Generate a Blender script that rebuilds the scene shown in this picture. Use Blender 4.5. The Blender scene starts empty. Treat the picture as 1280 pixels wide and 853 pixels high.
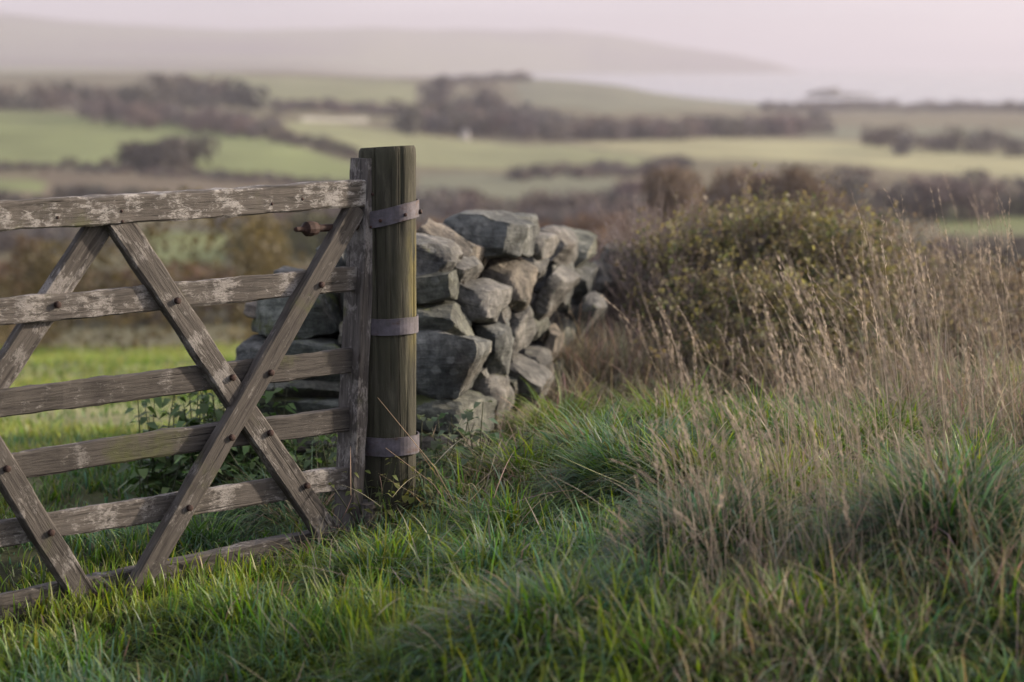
import bpy, bmesh, math, random
import numpy as np
from mathutils import Vector, Matrix, noise as mnoise

random.seed(7)
RNG = np.random.default_rng(11)
R = math.radians
SC = bpy.context.scene
COL = SC.collection

# ------------------------------------------------------------------ camera
CAM_Z = 1.5
FPX = 85.0 / 36.0 * 1280.0          # focal length in photo pixels
PITCH = math.atan(351.5 / FPX)      # horizon 351.5 px above the picture centre
cam_d = bpy.data.cameras.new('camera')
cam_d.lens = 85.0
cam_d.sensor_width = 36.0
cam_d.sensor_fit = 'HORIZONTAL'
cam_d.clip_start = 0.1
cam_d.clip_end = 60000.0
cam_d.dof.use_dof = True
cam_d.dof.focus_distance = 7.7
cam_d.dof.aperture_fstop = 2.3
cam_d.dof.aperture_blades = 9
cam = bpy.data.objects.new('camera', cam_d)
COL.objects.link(cam)
cam.location = (0, 0, CAM_Z)
cam.rotation_euler = (math.pi / 2 - PITCH, 0, 0)
SC.camera = cam

# ------------------------------------------------------------------ sky, sun, exposure
SUN_AZ = R(22)      # sun stands right of the view, 22 deg beyond square to it
SUN_EL = R(19)
sun_dir = Vector((math.cos(SUN_AZ) * math.cos(SUN_EL), math.sin(SUN_AZ) * math.cos(SUN_EL), math.sin(SUN_EL)))
W = bpy.data.worlds.new('World')
SC.world = W
W.use_nodes = True
nt = W.node_tree
nt.nodes.clear()
sky = nt.nodes.new('ShaderNodeTexSky')
sky.sky_type = 'NISHITA'
sky.sun_disc = False
sky.sun_elevation = SUN_EL
sky.sun_rotation = math.pi / 2 - SUN_AZ
sky.altitude = 60
sky.air_density = 1.0
sky.dust_density = 6.0
sky.ozone_density = 1.0
mix = nt.nodes.new('ShaderNodeMix')
mix.data_type = 'RGBA'
mix.inputs[0].default_value = 0.42          # thin high cloud veiling the blue
mix.inputs[7].default_value = (7.9, 7.4, 8.6, 1)
tcw = nt.nodes.new('ShaderNodeTexCoord')
mpw = nt.nodes.new('ShaderNodeMapping')
mpw.inputs['Scale'].default_value = (6.0, 6.0, 60.0)
nzw = nt.nodes.new('ShaderNodeTexNoise')
nzw.inputs['Scale'].default_value = 1.3
nzw.inputs['Detail'].default_value = 5.0
rpw = nt.nodes.new('ShaderNodeValToRGB')
rpw.color_ramp.elements[0].position = 0.3
rpw.color_ramp.elements[0].color = (6.8, 6.45, 7.4, 1)
rpw.color_ramp.elements[1].position = 0.7
rpw.color_ramp.elements[1].color = (9.2, 8.55, 9.4, 1)
nt.links.new(tcw.outputs['Generated'], mpw.inputs[0])
nt.links.new(mpw.outputs[0], nzw.inputs['Vector'])
nt.links.new(nzw.outputs['Fac'], rpw.inputs[0])
nt.links.new(rpw.outputs[0], mix.inputs[7])
bg = nt.nodes.new('ShaderNodeBackground')
bg.inputs[1].default_value = 0.15
wo = nt.nodes.new('ShaderNodeOutputWorld')
nt.links.new(sky.outputs[0], mix.inputs[6])
nt.links.new(mix.outputs[2], bg.inputs[0])
nt.links.new(bg.outputs[0], wo.inputs[0])

sun_d = bpy.data.lights.new('sun', 'SUN')
sun_d.energy = 5.0
sun_d.angle = R(2.0)
sun_d.color = (1.0, 0.84, 0.68)
sun = bpy.data.objects.new('sun', sun_d)
COL.objects.link(sun)
sun.rotation_euler = sun_dir.to_track_quat('Z', 'Y').to_euler()
sun.location = (20, 10, 12)

SC.view_settings.view_transform = 'Standard'
SC.view_settings.look = 'None'
SC.view_settings.gamma = 1.0
SC.view_settings.exposure = 0.70
SC.render.engine = 'CYCLES'
SC.cycles.use_denoising = True
SC.cycles.max_bounces = 6
SC.cycles.diffuse_bounces = 3
SC.cycles.transmission_bounces = 4
SC.cycles.volume_bounces = 2
SC.cycles.transparent_max_bounces = 6
SC.cycles.sample_clamp_indirect = 6.0


# ------------------------------------------------------------------ helpers
def srgb(r, g, b):
    f = lambda c: (c / 255 / 12.92) if c / 255 <= 0.04045 else ((c / 255 + 0.055) / 1.055) ** 2.4
    return np.array((f(r), f(g), f(b)))


def ray(px, py):
    a = PITCH
    u = (px - 640.0) / FPX
    v = (426.5 - py) / FPX
    return Vector((u, math.cos(a) + v * math.sin(a), -math.sin(a) + v * math.cos(a)))


def at(px, py, Y):
    """the point seen at photo pixel (px,py) that stands Y metres ahead"""
    d = ray(px, py)
    t = Y / d.y
    return Vector((d.x * t, Y, CAM_Z + d.z * t))


def tag(o, label=None, cat=None, group=None, kind=None):
    if label: o['label'] = label
    if cat: o['category'] = cat
    if group: o['group'] = group
    if kind: o['kind'] = kind
    return o


def empty(name, loc=(0, 0, 0)):
    o = bpy.data.objects.new(name, None)
    o.empty_display_size = 0.2
    o.location = loc
    COL.objects.link(o)
    return o


def new_mesh(name, verts, quads=None, tris=None, cols=None, smooth=False):
    verts = np.asarray(verts, dtype=np.float32)
    me = bpy.data.meshes.new(name)
    me.vertices.add(len(verts))
    me.vertices.foreach_set('co', verts.ravel())
    loops, starts = [], []
    n = 0
    if quads is not None and len(quads):
        q = np.asarray(quads, dtype=np.int32)
        loops.append(q.ravel())
        starts.append(np.arange(len(q), dtype=np.int32) * 4)
        n = len(q) * 4
    if tris is not None and len(tris):
        t = np.asarray(tris, dtype=np.int32)
        loops.append(t.ravel())
        starts.append(np.arange(len(t), dtype=np.int32) * 3 + n)
    loops = np.concatenate(loops)
    starts = np.concatenate(starts)
    me.loops.add(len(loops))
    me.loops.foreach_set('vertex_index', loops)
    me.polygons.add(len(starts))
    me.polygons.foreach_set('loop_start', starts)
    if smooth:
        me.polygons.foreach_set('use_smooth', np.ones(len(starts), dtype=bool))
    if cols is not None:
        c = np.ones((len(verts), 4), dtype=np.float32)
        c[:, :3] = cols
        at_ = me.color_attributes.new('Col', 'FLOAT_COLOR', 'POINT')
        at_.data.foreach_set('color', c.ravel())
    me.update(calc_edges=True)
    me.validate()
    return me


def add_obj(name, me, mat, parent=None, matrix=None):
    o = bpy.data.objects.new(name, me)
    if mat is not None and len(me.materials) == 0:
        me.materials.append(mat)
    COL.objects.link(o)
    if parent is not None:
        o.parent = parent
    if matrix is not None:
        # matrix is a world matrix; parents here only carry a translation
        if parent is not None:
            o.matrix_local = Matrix.Translation(-parent_loc(parent)) @ matrix
        else:
            o.matrix_local = matrix
    elif parent is not None:
        o.location = -parent_loc(parent)     # mesh data is in world coordinates
    return o


def parent_loc(p):
    v = Vector(p.location)
    while p.parent is not None:
        p = p.parent
        v = v + Vector(p.location)
    return v


def hsh(ix, iy, s):
    n = (ix.astype(np.int64) * 374761393 + iy.astype(np.int64) * 668265263 + s * 974711) & 0x7fffffff
    n = ((n ^ (n >> 13)) * 1274126177) & 0x7fffffff
    return ((n ^ (n >> 16)) & 0xffff) / 65535.0


def vnoise(x, y, s=0):
    x = np.asarray(x, float); y = np.asarray(y, float)
    ix = np.floor(x); iy = np.floor(y)
    fx = x - ix; fy = y - iy
    fx = fx * fx * (3 - 2 * fx); fy = fy * fy * (3 - 2 * fy)
    a = hsh(ix, iy, s); b = hsh(ix + 1, iy, s); c = hsh(ix, iy + 1, s); d = hsh(ix + 1, iy + 1, s)
    return (a * (1 - fx) + b * fx) * (1 - fy) + (c * (1 - fx) + d * fx) * fy - 0.5


def fbm(x, y, s=0, o=3):
    r = 0
    for k in range(o):
        r = r + vnoise(x * 2 ** k, y * 2 ** k, s + k * 17) / 2 ** k
    return r


# ------------------------------------------------------------------ materials
def mat_new(name):
    m = bpy.data.materials.new(name)
    m.use_nodes = True
    m.node_tree.nodes.clear()
    return m, m.node_tree


class NT:
    """small node-tree writer"""
    def __init__(self, name):
        self.m, self.t = mat_new(name)
        self.out = self.t.nodes.new('ShaderNodeOutputMaterial')

    def n(self, kind, **kw):
        nd = self.t.nodes.new(kind)
        for k, v in kw.items():
            setattr(nd, k, v)
        return nd

    def l(self, a, b):
        self.t.links.new(a, b)

    def coord(self, scale=(1, 1, 1), rand=True, kind='Object'):
        tc = self.n('ShaderNodeTexCoord')
        mp = self.n('ShaderNodeMapping')
        mp.inputs['Scale'].default_value = scale
        if rand:
            oi = self.n('ShaderNodeObjectInfo')
            mu = self.n('ShaderNodeVectorMath', operation='SCALE')
            cb = self.n('ShaderNodeCombineXYZ')
            for i in range(3):
                self.l(oi.outputs['Random'], cb.inputs[i])
            self.l(cb.outputs[0], mu.inputs[0])
            mu.inputs['Scale'].default_value = 37.0
            ad = self.n('ShaderNodeVectorMath', operation='ADD')
            self.l(tc.outputs[kind], ad.inputs[0])
            self.l(mu.outputs[0], ad.inputs[1])
            self.l(ad.outputs[0], mp.inputs[0])
        else:
            self.l(tc.outputs[kind], mp.inputs[0])
        return mp.outputs[0]

    def noise(self, vec, scale, detail=4, rough=0.55, dist=0.0):
        nd = self.n('ShaderNodeTexNoise')
        nd.inputs['Scale'].default_value = scale
        nd.inputs['Detail'].default_value = detail
        nd.inputs['Roughness'].default_value = rough
        nd.inputs['Distortion'].default_value = dist
        self.l(vec, nd.inputs['Vector'])
        return nd.outputs['Fac']

    def ramp(self, fac, stops):
        nd = self.n('ShaderNodeValToRGB')
        cr = nd.color_ramp
        while len(cr.elements) < len(stops):
            cr.elements.new(0.5)
        for e, (p, c) in zip(cr.elements, stops):
            e.position = p
            e.color = (*c, 1) if len(c) == 3 else c
        self.l(fac, nd.inputs[0])
        return nd.outputs[0]

    def step(self, fac, lo, hi):
        nd = self.n('ShaderNodeMapRange', interpolation_type='SMOOTHSTEP')
        nd.inputs['From Min'].default_value = lo
        nd.inputs['From Max'].default_value = hi
        self.l(fac, nd.inputs[0])
        return nd.outputs[0]

    def mix(self, fac, a, b, blend='MIX'):
        nd = self.n('ShaderNodeMix', data_type='RGBA', blend_type=blend)
        for v, i in ((fac, 0), (a, 6), (b, 7)):
            if hasattr(v, 'is_output'):
                self.l(v, nd.inputs[i])
            elif i == 0:
                nd.inputs[0].default_value = v
            else:
                nd.inputs[i].default_value = (*v, 1)
        return nd.outputs[2]

    def math(self, op, a, b=0.0):
        nd = self.n('ShaderNodeMath', operation=op)
        for v, i in ((a, 0), (b, 1)):
            if hasattr(v, 'is_output'):
                self.l(v, nd.inputs[i])
            else:
                nd.inputs[i].default_value = v
        return nd.outputs[0]

    def bump(self, h, strength=0.5, dist=0.01, normal=None):
        nd = self.n('ShaderNodeBump')
        nd.inputs['Strength'].default_value = strength
        nd.inputs['Distance'].default_value = dist
        self.l(h, nd.inputs['Height'])
        if normal is not None:
            self.l(normal, nd.inputs['Normal'])
        return nd.outputs[0]

    def principled(self, color, rough=0.8, normal=None, spec=0.3, metal=0.0):
        p = self.n('ShaderNodeBsdfPrincipled')
        for v, k in ((color, 'Base Color'), (rough, 'Roughness'), (metal, 'Metallic'), (spec, 'Specular IOR Level')):
            if hasattr(v, 'is_output'):
                self.l(v, p.inputs[k])
            elif k == 'Base Color':
                p.inputs[k].default_value = (*v, 1)
            else:
                p.inputs[k].default_value = v
        if normal is not None:
            self.l(normal, p.inputs['Normal'])
        self.l(p.outputs[0], self.out.inputs['Surface'])
        return p

    def attr(self):
        a = self.n('ShaderNodeAttribute')
        a.attribute_name = 'Col'
        return a.outputs['Color']


def mat_foliage(name, trans=0.4, rough=0.45, gloss=0.35):
    w = NT(name)
    c = w.attr()
    p = w.principled(c, rough, spec=gloss)
    tr = w.n('ShaderNodeBsdfTranslucent')
    hs = w.n('ShaderNodeHueSaturation')
    hs.inputs['Saturation'].default_value = 1.15
    hs.inputs['Value'].default_value = 1.25
    w.l(c, hs.inputs['Color'])
    w.l(hs.outputs[0], tr.inputs[0])
    ms = w.n('ShaderNodeMixShader')
    ms.inputs[0].default_value = trans
    w.l(p.outputs[0], ms.inputs[1])
    w.l(tr.outputs[0], ms.inputs[2])
    w.l(ms.outputs[0], w.out.inputs['Surface'])
    return w.m


def mat_wood(name, base, dark, pale, pale_amt, moss_amt, moss=(0.07, 0.08, 0.02)):
    w = NT(name)
    v = w.coord((1, 1, 1))
    vg = w.coord((2.2, 34, 34))
    grain = w.noise(vg, 3.0, 5, 0.6, 0.6)
    fine = w.noise(w.coord((6, 120, 120)), 3.0, 3, 0.6)
    c = w.ramp(grain, [(0.30, dark), (0.52, base), (0.75, tuple(np.array(base) * 1.35))])
    blot = w.noise(v, 5.0, 4, 0.6)
    c = w.mix(w.math('MULTIPLY', w.step(blot, 0.5, 0.72), 0.6), c, dark)
    # pale lichen crust / worn whitish patches, broken up along the grain
    l1 = w.noise(w.coord((9, 22, 24)), 2.6, 7, 0.74, 0.5)
    l2 = w.noise(w.coord((5.5, 3.0, 3.0)), 1.6, 3, 0.55)
    lf = w.math('ADD', l1, w.math('MULTIPLY', w.math('SUBTRACT', l2, 0.5), 0.95))
    oi0 = w.n('ShaderNodeObjectInfo')
    lf = w.math('ADD', lf, w.math('ADD', 0.21, w.math('MULTIPLY', oi0.outputs['Random'], 0.13)))
    sp_ = w.noise(w.coord((60, 120, 90)), 2.0, 3, 0.7)
    lm = w.math('MULTIPLY', w.step(lf, 0.86 - pale_amt, 1.02 - pale_amt), w.step(sp_, 0.26, 0.52))
    c = w.mix(w.math('MULTIPLY', lm, 0.85), c, pale)
    m1 = w.noise(v, 3.3, 5, 0.65)
    mm = w.step(m1, 0.66 - moss_amt, 0.82 - moss_amt)
    c = w.mix(w.math('MULTIPLY', mm, 0.7), c, moss)
    # small dark knots and pits
    kn = w.n('ShaderNodeTexVoronoi')
    kn.inputs['Scale'].default_value = 4.0
    w.l(w.coord((1.0, 3.0, 3.0)), kn.inputs['Vector'])
    km = w.step(kn.outputs['Distance'], 0.10, 0.03)
    c = w.mix(w.math('MULTIPLY', km, 0.8), c, (0.012, 0.009, 0.007))
    ck = w.step(w.noise(w.coord((0.9, 46, 46)), 1.5, 2, 0.5, 0.3), 0.35, 0.29)      # drying cracks along the grain
    c = w.mix(w.math('MULTIPLY', ck, 0.8), c, (0.010, 0.008, 0.007))
    oi = w.n('ShaderNodeObjectInfo')
    mr = w.n('ShaderNodeMapRange')
    mr.inputs['To Min'].default_value = 0.78; mr.inputs['To Max'].default_value = 1.22
    w.l(oi.outputs['Random'], mr.inputs[0])
    cbx = w.n('ShaderNodeCombineXYZ')
    for i_ in range(3): w.l(mr.outputs[0], cbx.inputs[i_])
    c = w.mix(1.0, c, cbx.outputs[0], 'MULTIPLY')
    h = w.math('ADD', w.math('MULTIPLY', grain, 0.8), w.math('ADD', w.math('MULTIPLY', fine, 0.4), w.math('SUBTRACT', w.math('MULTIPLY', lm, 0.25), w.math('MULTIPLY', ck, 0.8))))
    b = w.bump(h, 0.7, 0.006)
    w.principled(c, 0.82, b, 0.25)
    return w.m


def mat_post(name):
    w = NT(name)
    v = w.coord((1, 1, 1), rand=False)
    vg = w.coord((11, 11, 1.3), rand=False)
    grain = w.noise(vg, 2.4, 8, 0.70, 0.9)
    c = w.ramp(grain, [(0.30, (0.015, 0.0145, 0.011)), (0.5, (0.040, 0.038, 0.028)), (0.75, (0.090, 0.085, 0.063))])
    al = w.noise(w.coord((6, 6, 3.0), rand=False), 2.2, 7, 0.7)
    c = w.mix(w.math('MULTIPLY', w.step(al, 0.36, 0.6), 0.6), c, (0.032, 0.033, 0.020))
    # yellow lichen runs down the weather side of the post
    sp = w.n('ShaderNodeSeparateXYZ')
    w.l(v, sp.inputs[0])
    lic = w.noise(w.coord((14, 14, 3.0), rand=False), 2.0, 5, 0.65)
    side = w.step(sp.outputs[0], 0.055, 0.088)
    hi = w.math('MULTIPLY', w.step(sp.outputs[2], 0.45, 0.62), w.step(sp.outputs[2], 1.0, 0.88))
    lm = w.math('MULTIPLY', w.math('MULTIPLY', side, hi), w.step(lic, 0.38, 0.55))
    c = w.mix(w.math('MULTIPLY', lm, 0.5), c, (0.17, 0.145, 0.045))
    cr = w.noise(w.coord((60, 60, 1.2), rand=False), 1.6, 2, 0.5)
    ck = w.step(cr, 0.40, 0.33)
    c = w.mix(w.math('MULTIPLY', ck, 0.75), c, (0.014, 0.012, 0.009))
    low_dark = w.step(sp.outputs[2], 0.32, 0.02)                   # darker towards the foot of the post
    c = w.mix(w.math('MULTIPLY', low_dark, 0.55), c, (0.022, 0.022, 0.014))
    h = w.math('SUBTRACT', grain, w.math('MULTIPLY', ck, 0.9))
    w.principled(c, 0.85, w.bump(h, 0.7, 0.008), 0.2)
    return w.m


def mat_stone(name, tone=(1, 1, 1), lichen=0.0, moss=0.0):
    w = NT(name)
    v = w.coord((1, 1, 1))
    t = np.array(tone)
    n1 = w.noise(v, 6.0, 6, 0.65, 0.4)
    c = w.ramp(n1, [(0.28, tuple(t * 0.022)), (0.46, tuple(t * np.array((0.064, 0.064, 0.060)))),
                    (0.62, tuple(t * np.array((0.125, 0.121, 0.112)))), (0.8, tuple(t * np.array((0.235, 0.222, 0.20))))])
    n2 = w.noise(v, 2.4, 3, 0.5)
    c = w.mix(w.math('MULTIPLY', w.step(n2, 0.5, 0.75), 0.4), c, (0.120, 0.098, 0.075))     # brown iron staining
    n3 = w.noise(v, 30.0, 6, 0.75)
    c = w.mix(1.0, c, w.ramp(n3, [(0.30, (0.45, 0.45, 0.45)), (0.5, (0.95, 0.95, 0.95)), (0.72, (1.75, 1.72, 1.65))]), 'MULTIPLY')
    # pale lichen discs
    vo = w.n('ShaderNodeTexVoronoi')
    vo.inputs['Scale'].default_value = 16.0
    vo.inputs['Randomness'].default_value = 1.0
    w.l(w.coord((1, 1, 1)), vo.inputs['Vector'])
    ln = w.noise(v, 26.0, 6, 0.75)
    li = w.math('ADD', vo.outputs['Distance'], w.math('MULTIPLY', ln, 0.7))
    lm = w.step(li, 0.60 + lichen, 0.52 + lichen)
    lm = w.math('MULTIPLY', lm, w.step(w.noise(v, 4.0, 3, 0.5), 0.42, 0.62))
    c = w.mix(w.math('MULTIPLY', lm, 0.28), c, (0.25, 0.26, 0.245))
    # moss in the hollows and on upward faces
    mn = w.noise(v, 5.0, 5, 0.65)
    ge = w.n('ShaderNodeNewGeometry')
    sp = w.n('ShaderNodeSeparateXYZ')
    w.l(ge.outputs['Normal'], sp.inputs[0])
    mm = w.step(w.math('ADD', mn, w.math('MULTIPLY', sp.outputs[2], 0.06)), 0.70 - moss, 0.80 - moss)
    c = w.mix(w.math('MULTIPLY', mm, 0.8), c, (0.058, 0.070, 0.018))
    fine = w.noise(v, 45.0, 4, 0.7)
    lay = w.noise(w.coord((3, 3, 22)), 2.0, 4, 0.6, 0.3)
    h = w.math('ADD', w.math('MULTIPLY', n1, 1.0), w.math('ADD', w.math('MULTIPLY', fine, 0.22), w.math('MULTIPLY', lay, 0.5)))
    w.principled(c, 0.88, w.bump(n3, 0.8, 0.006, w.bump(h, 1.0, 0.022)), 0.25)
    return w.m


def mat_plain(name, col, rough=0.6, metal=0.0, var=0.25, scale=30, bump=0.15, spec=0.4):
    w = NT(name)
    v = w.coord((1, 1, 1))
    n = w.noise(v, scale, 5, 0.6)
    c = w.ramp(n, [(0.3, tuple(np.array(col) * (1 - var))), (0.7, tuple(np.array(col) * (1 + var)))])
    w.principled(c, rough, w.bump(n, bump, 0.004), spec, metal)
    return w.m


def mat_ground(name):
    w = NT(name)
    c = w.attr()
    v = w.coord((1, 1, 1), rand=False)
    n = w.noise(v, 9.0, 5, 0.65)
    n2 = w.noise(v, 0.04, 5, 0.6)
    k = w.ramp(n, [(0.3, (0.6, 0.6, 0.6)), (0.7, (1.25, 1.25, 1.2))])
    k2 = w.ramp(n2, [(0.3, (0.78, 0.76, 0.74)), (0.7, (1.2, 1.2, 1.12))])
    c = w.mix(1.0, c, k, 'MULTIPLY')
    c = w.mix(1.0, c, k2, 'MULTIPLY')
    w.principled(c, 0.95, w.bump(n, 0.4, 0.03), 0.1)
    return w.m


def mat_sea(name):
    w = NT(name)
    v = w.coord((1, 1, 1), rand=False)
    n = w.noise(v, 0.02, 5, 0.6)
    w.principled((0.05, 0.06, 0.07), 0.18, w.bump(n, 0.4, 2.0), 0.5)
    return w.m


M_GRASS = mat_foliage('grass_blades', 0.42, 0.5, 0.35)
M_DRY = mat_foliage('dry_grass_straw', 0.30, 0.7, 0.15)
M_LEAF = mat_foliage('leaves', 0.40, 0.55, 0.3)
M_TREE = mat_foliage('tree_foliage', 0.22, 0.75, 0.1)
M_RAILTOP = mat_wood('weathered_oak_pale', (0.088, 0.078, 0.068), (0.029, 0.026, 0.022), (0.345, 0.33, 0.31), 0.14, 0.09)
M_RAIL = mat_wood('weathered_oak', (0.064, 0.057, 0.050), (0.023, 0.020, 0.018), (0.205, 0.193, 0.180), 0.06, 0.07)
M_BRACE = mat_wood('weathered_oak_brace', (0.062, 0.055, 0.048), (0.022, 0.019, 0.017), (0.19, 0.178, 0.165), 0.04, 0.09)
M_STILE = mat_wood('weathered_oak_stile', (0.068, 0.061, 0.056), (0.025, 0.022, 0.021), (0.20, 0.186, 0.175), 0.04, 0.09)
M_POST = mat_post('treated_round_post')
def mat_band():
    w = NT('galvanised_band')
    v = w.coord((1, 1, 1))
    n = w.noise(v, 26, 6, 0.7)
    c = w.ramp(n, [(0.3, (0.045, 0.041, 0.046)), (0.55, (0.084, 0.077, 0.092)), (0.75, (0.130, 0.121, 0.142))])
    r1 = w.noise(w.coord((1, 1, 2.5)), 11, 6, 0.7)
    c = w.mix(w.math('MULTIPLY', w.step(r1, 0.54, 0.70), 0.8), c, (0.060, 0.032, 0.020))
    w.principled(c, 0.65, w.bump(n, 0.5, 0.003), 0.35, 0.25)
    return w.m


M_BAND = mat_band()
M_RUST = mat_plain('rusty_iron', (0.034, 0.017, 0.013), 0.8, 0.2, 0.5, 60, 0.5)
M_STONES = [mat_stone('field_stone_grey', (1, 1.02, 1.03), 0.04, 0.06),
            mat_stone('field_stone_green', (0.88, 0.95, 0.86), 0.04, 0.09),
            mat_stone('field_stone_blue', (0.88, 0.96, 0.99), 0.07, 0.04),
            mat_stone('field_stone_warm', (1.15, 1.06, 0.95), -0.02, 0.03)]
M_MOSSY = mat_stone('mossy_stone', (0.75, 0.85, 0.8), 0.06, 0.17)
M_CORE = mat_plain('earth_core', (0.030, 0.026, 0.021), 0.95, 0, 0.4, 12, 0.6, 0.1)
M_GROUND = mat_ground('ground_cover')
M_BARK = mat_plain('bark', (0.075, 0.058, 0.045), 0.9, 0, 0.35, 14, 0.6, 0.1)
M_TWIG = mat_plain('dead_twig', (0.20, 0.165, 0.15), 0.9, 0, 0.3, 30, 0.3, 0.1)
M_BRAMBLE = mat_plain('bramble_cane', (0.055, 0.028, 0.022), 0.7, 0, 0.3, 30, 0.2, 0.3)
M_WHITEWASH = mat_plain('whitewash', (0.34, 0.33, 0.32), 0.8, 0, 0.06, 2, 0.1, 0.2)
M_SLATE = mat_plain('slate_roof', (0.10, 0.10, 0.115), 0.7, 0, 0.2, 2, 0.2, 0.3)
M_GLASS = mat_plain('window_glass', (0.03, 0.035, 0.04), 0.15, 0, 0.1, 2, 0.0, 0.5)
M_SEA = mat_sea('sea_water')
M_ROCK = mat_plain('island_rock', (0.10, 0.095, 0.08), 0.9, 0, 0.3, 0.1, 0.4, 0.1)

# ------------------------------------------------------------------ terrain
P_L = [(1, -.18), (6, -.17), (8, -.13), (10, -.17), (15, -.62), (25, -1.6), (38, -3.0), (45, -4.6), (100, -14), (200, -22), (355, -25.5), (540, -28),
       (660, -27), (1000, -20), (1200, -20.8), (1700, -18.5), (2200, -10), (2700, -16), (3600, -22), (6000, -10), (8000, 20), (12000, 0)]
P_M = [(1, -.02), (6, -.04), (9, -.02), (13, -.06), (18, -.5), (25, -1.8), (38, -4), (45, -5.5), (100, -15), (200, -23.5), (355, -27.5), (540, -28.5),
       (900, -27.5), (1250, -28), (1600, -24), (2000, -13.5), (2300, -22), (2900, -47), (3600, -52), (9000, -52), (12000, -52)]
P_R = [(1, .02), (6, .03), (9, .05), (13, .03), (18, -.35), (25, -1.7), (38, -4), (45, -5.5), (100, -15), (200, -23.5), (355, -27.5), (615, -29),
       (850, -29), (1270, -32), (1800, -38), (2400, -43.5), (2650, -46.5), (3200, -52), (9000, -52), (12000, -52)]
RIDGE = [(-1200, 25), (-400, 18), (0, 20), (100, 28), (200, 35), (300, 38), (450, 36), (600, 38), (700, 38.5), (760, 43), (850, 59), (920, 69), (965, 78), (1020, 96), (1200, 130)]


def prof(P, lr):
    a = np.array(P)
    return np.interp(lr, np.log(a[:, 0]), a[:, 1])


MOUNDS = []        # (x, y, radius, height) grassy lumps near by


def hz(x, y):
    x = np.asarray(x, float); y = np.asarray(y, float)
    r = np.maximum(np.hypot(x, y), 1.0)
    lr = np.log(r)
    ang = np.arctan2(x, np.maximum(np.abs(y), 1e-6))
    az = np.where(y > 0, np.tan(np.clip(ang, -1.2, 1.2)), np.sign(x) * 0.3)
    l, m, rr = prof(P_L, lr), prof(P_M, lr), prof(P_R, lr)
    tl = np.clip((az + 0.075) / -0.09 * -1 + 0.0, -1, 1)
    # left profile for az<-0.10, middle around +-0.01, right profile for az>0.12; close by the wall the break is sharper
    wl = np.clip((-0.005 - az) / 0.10, 0, 1); wl = wl * wl * (3 - 2 * wl)
    wr = np.clip((az - 0.01) / 0.11, 0, 1); wr = wr * wr * (3 - 2 * wr)
    z = m * (1 - wl - wr) + l * wl + rr * wr
    far = np.clip((r - 300) / 700, 0, 1)
    z = z + far * (fbm(x / 260.0, y / 260.0, 3) * 3.2)
    mid = np.clip((r - 60) / 100, 0, 1)
    z = z + mid * fbm(x / 45.0, y / 45.0, 5) * 1.2
    # far headland ridge
    rx = np.array([(p[0] - 640) / FPX for p in RIDGE]); ry = np.array([1.5 + (75 - p[1]) / FPX * 10000 for p in RIDGE])
    top = np.interp(az, rx, ry) + 7 * vnoise(az * 55, r / 2500, 9)
    k = np.clip(1 - np.abs(r - 10000) / (3600 - 1900 * np.clip((az + 0.06) / 0.09, 0, 1)), 0, 1); k = k * k * (3 - 2 * k)
    z = np.where(k > 0, np.maximum(z, -52 + (top + 52) * k), z)
    # small lumps near by
    near = np.clip((60 - r) / 40, 0, 1)
    z = z + near * fbm(x / 1.1, y / 1.1, 21) * 0.07
    if MOUNDS and np.any(r < 14):
        s_ = (r < 14) & (y > 4)
        xs, ys = x[s_], y[s_]
        dz = np.zeros(xs.shape)
        for (mx, my, mr, mh) in MOUNDS:
            d2 = ((xs - mx) ** 2 + (ys - my) ** 2) / (mr * mr)
            dz = np.maximum(dz, mh * np.clip(1 - d2 * .55, 0, 1) ** 1.5)
        z[s_] = z[s_] + dz
    return z


def gz(x, y):
    return float(hz(np.array([x]), np.array([y]))[0])


def hit(px, py):
    """where the sight line of a photo pixel meets the terrain"""
    d = ray(px, py)
    t = np.exp(np.linspace(math.log(4), math.log(14000), 5000))
    x, y, z = d.x * t, d.y * t, CAM_Z + d.z * t
    below = np.nonzero(z < hz(x, y))[0]
    i = below[0] if len(below) else len(t) - 1
    return np.array((x[i], y[i]))


def in_poly(x, y, P):
    ins = np.zeros(x.shape, bool)
    n = len(P)
    for i in range(n):
        x1, y1 = P[i]; x2, y2 = P[(i + 1) % n]
        c = ((y1 > y) != (y2 > y)) & (x < (x2 - x1) * (y - y1) / (y2 - y1 + 1e-12) + x1)
        ins ^= c
    return ins


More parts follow.
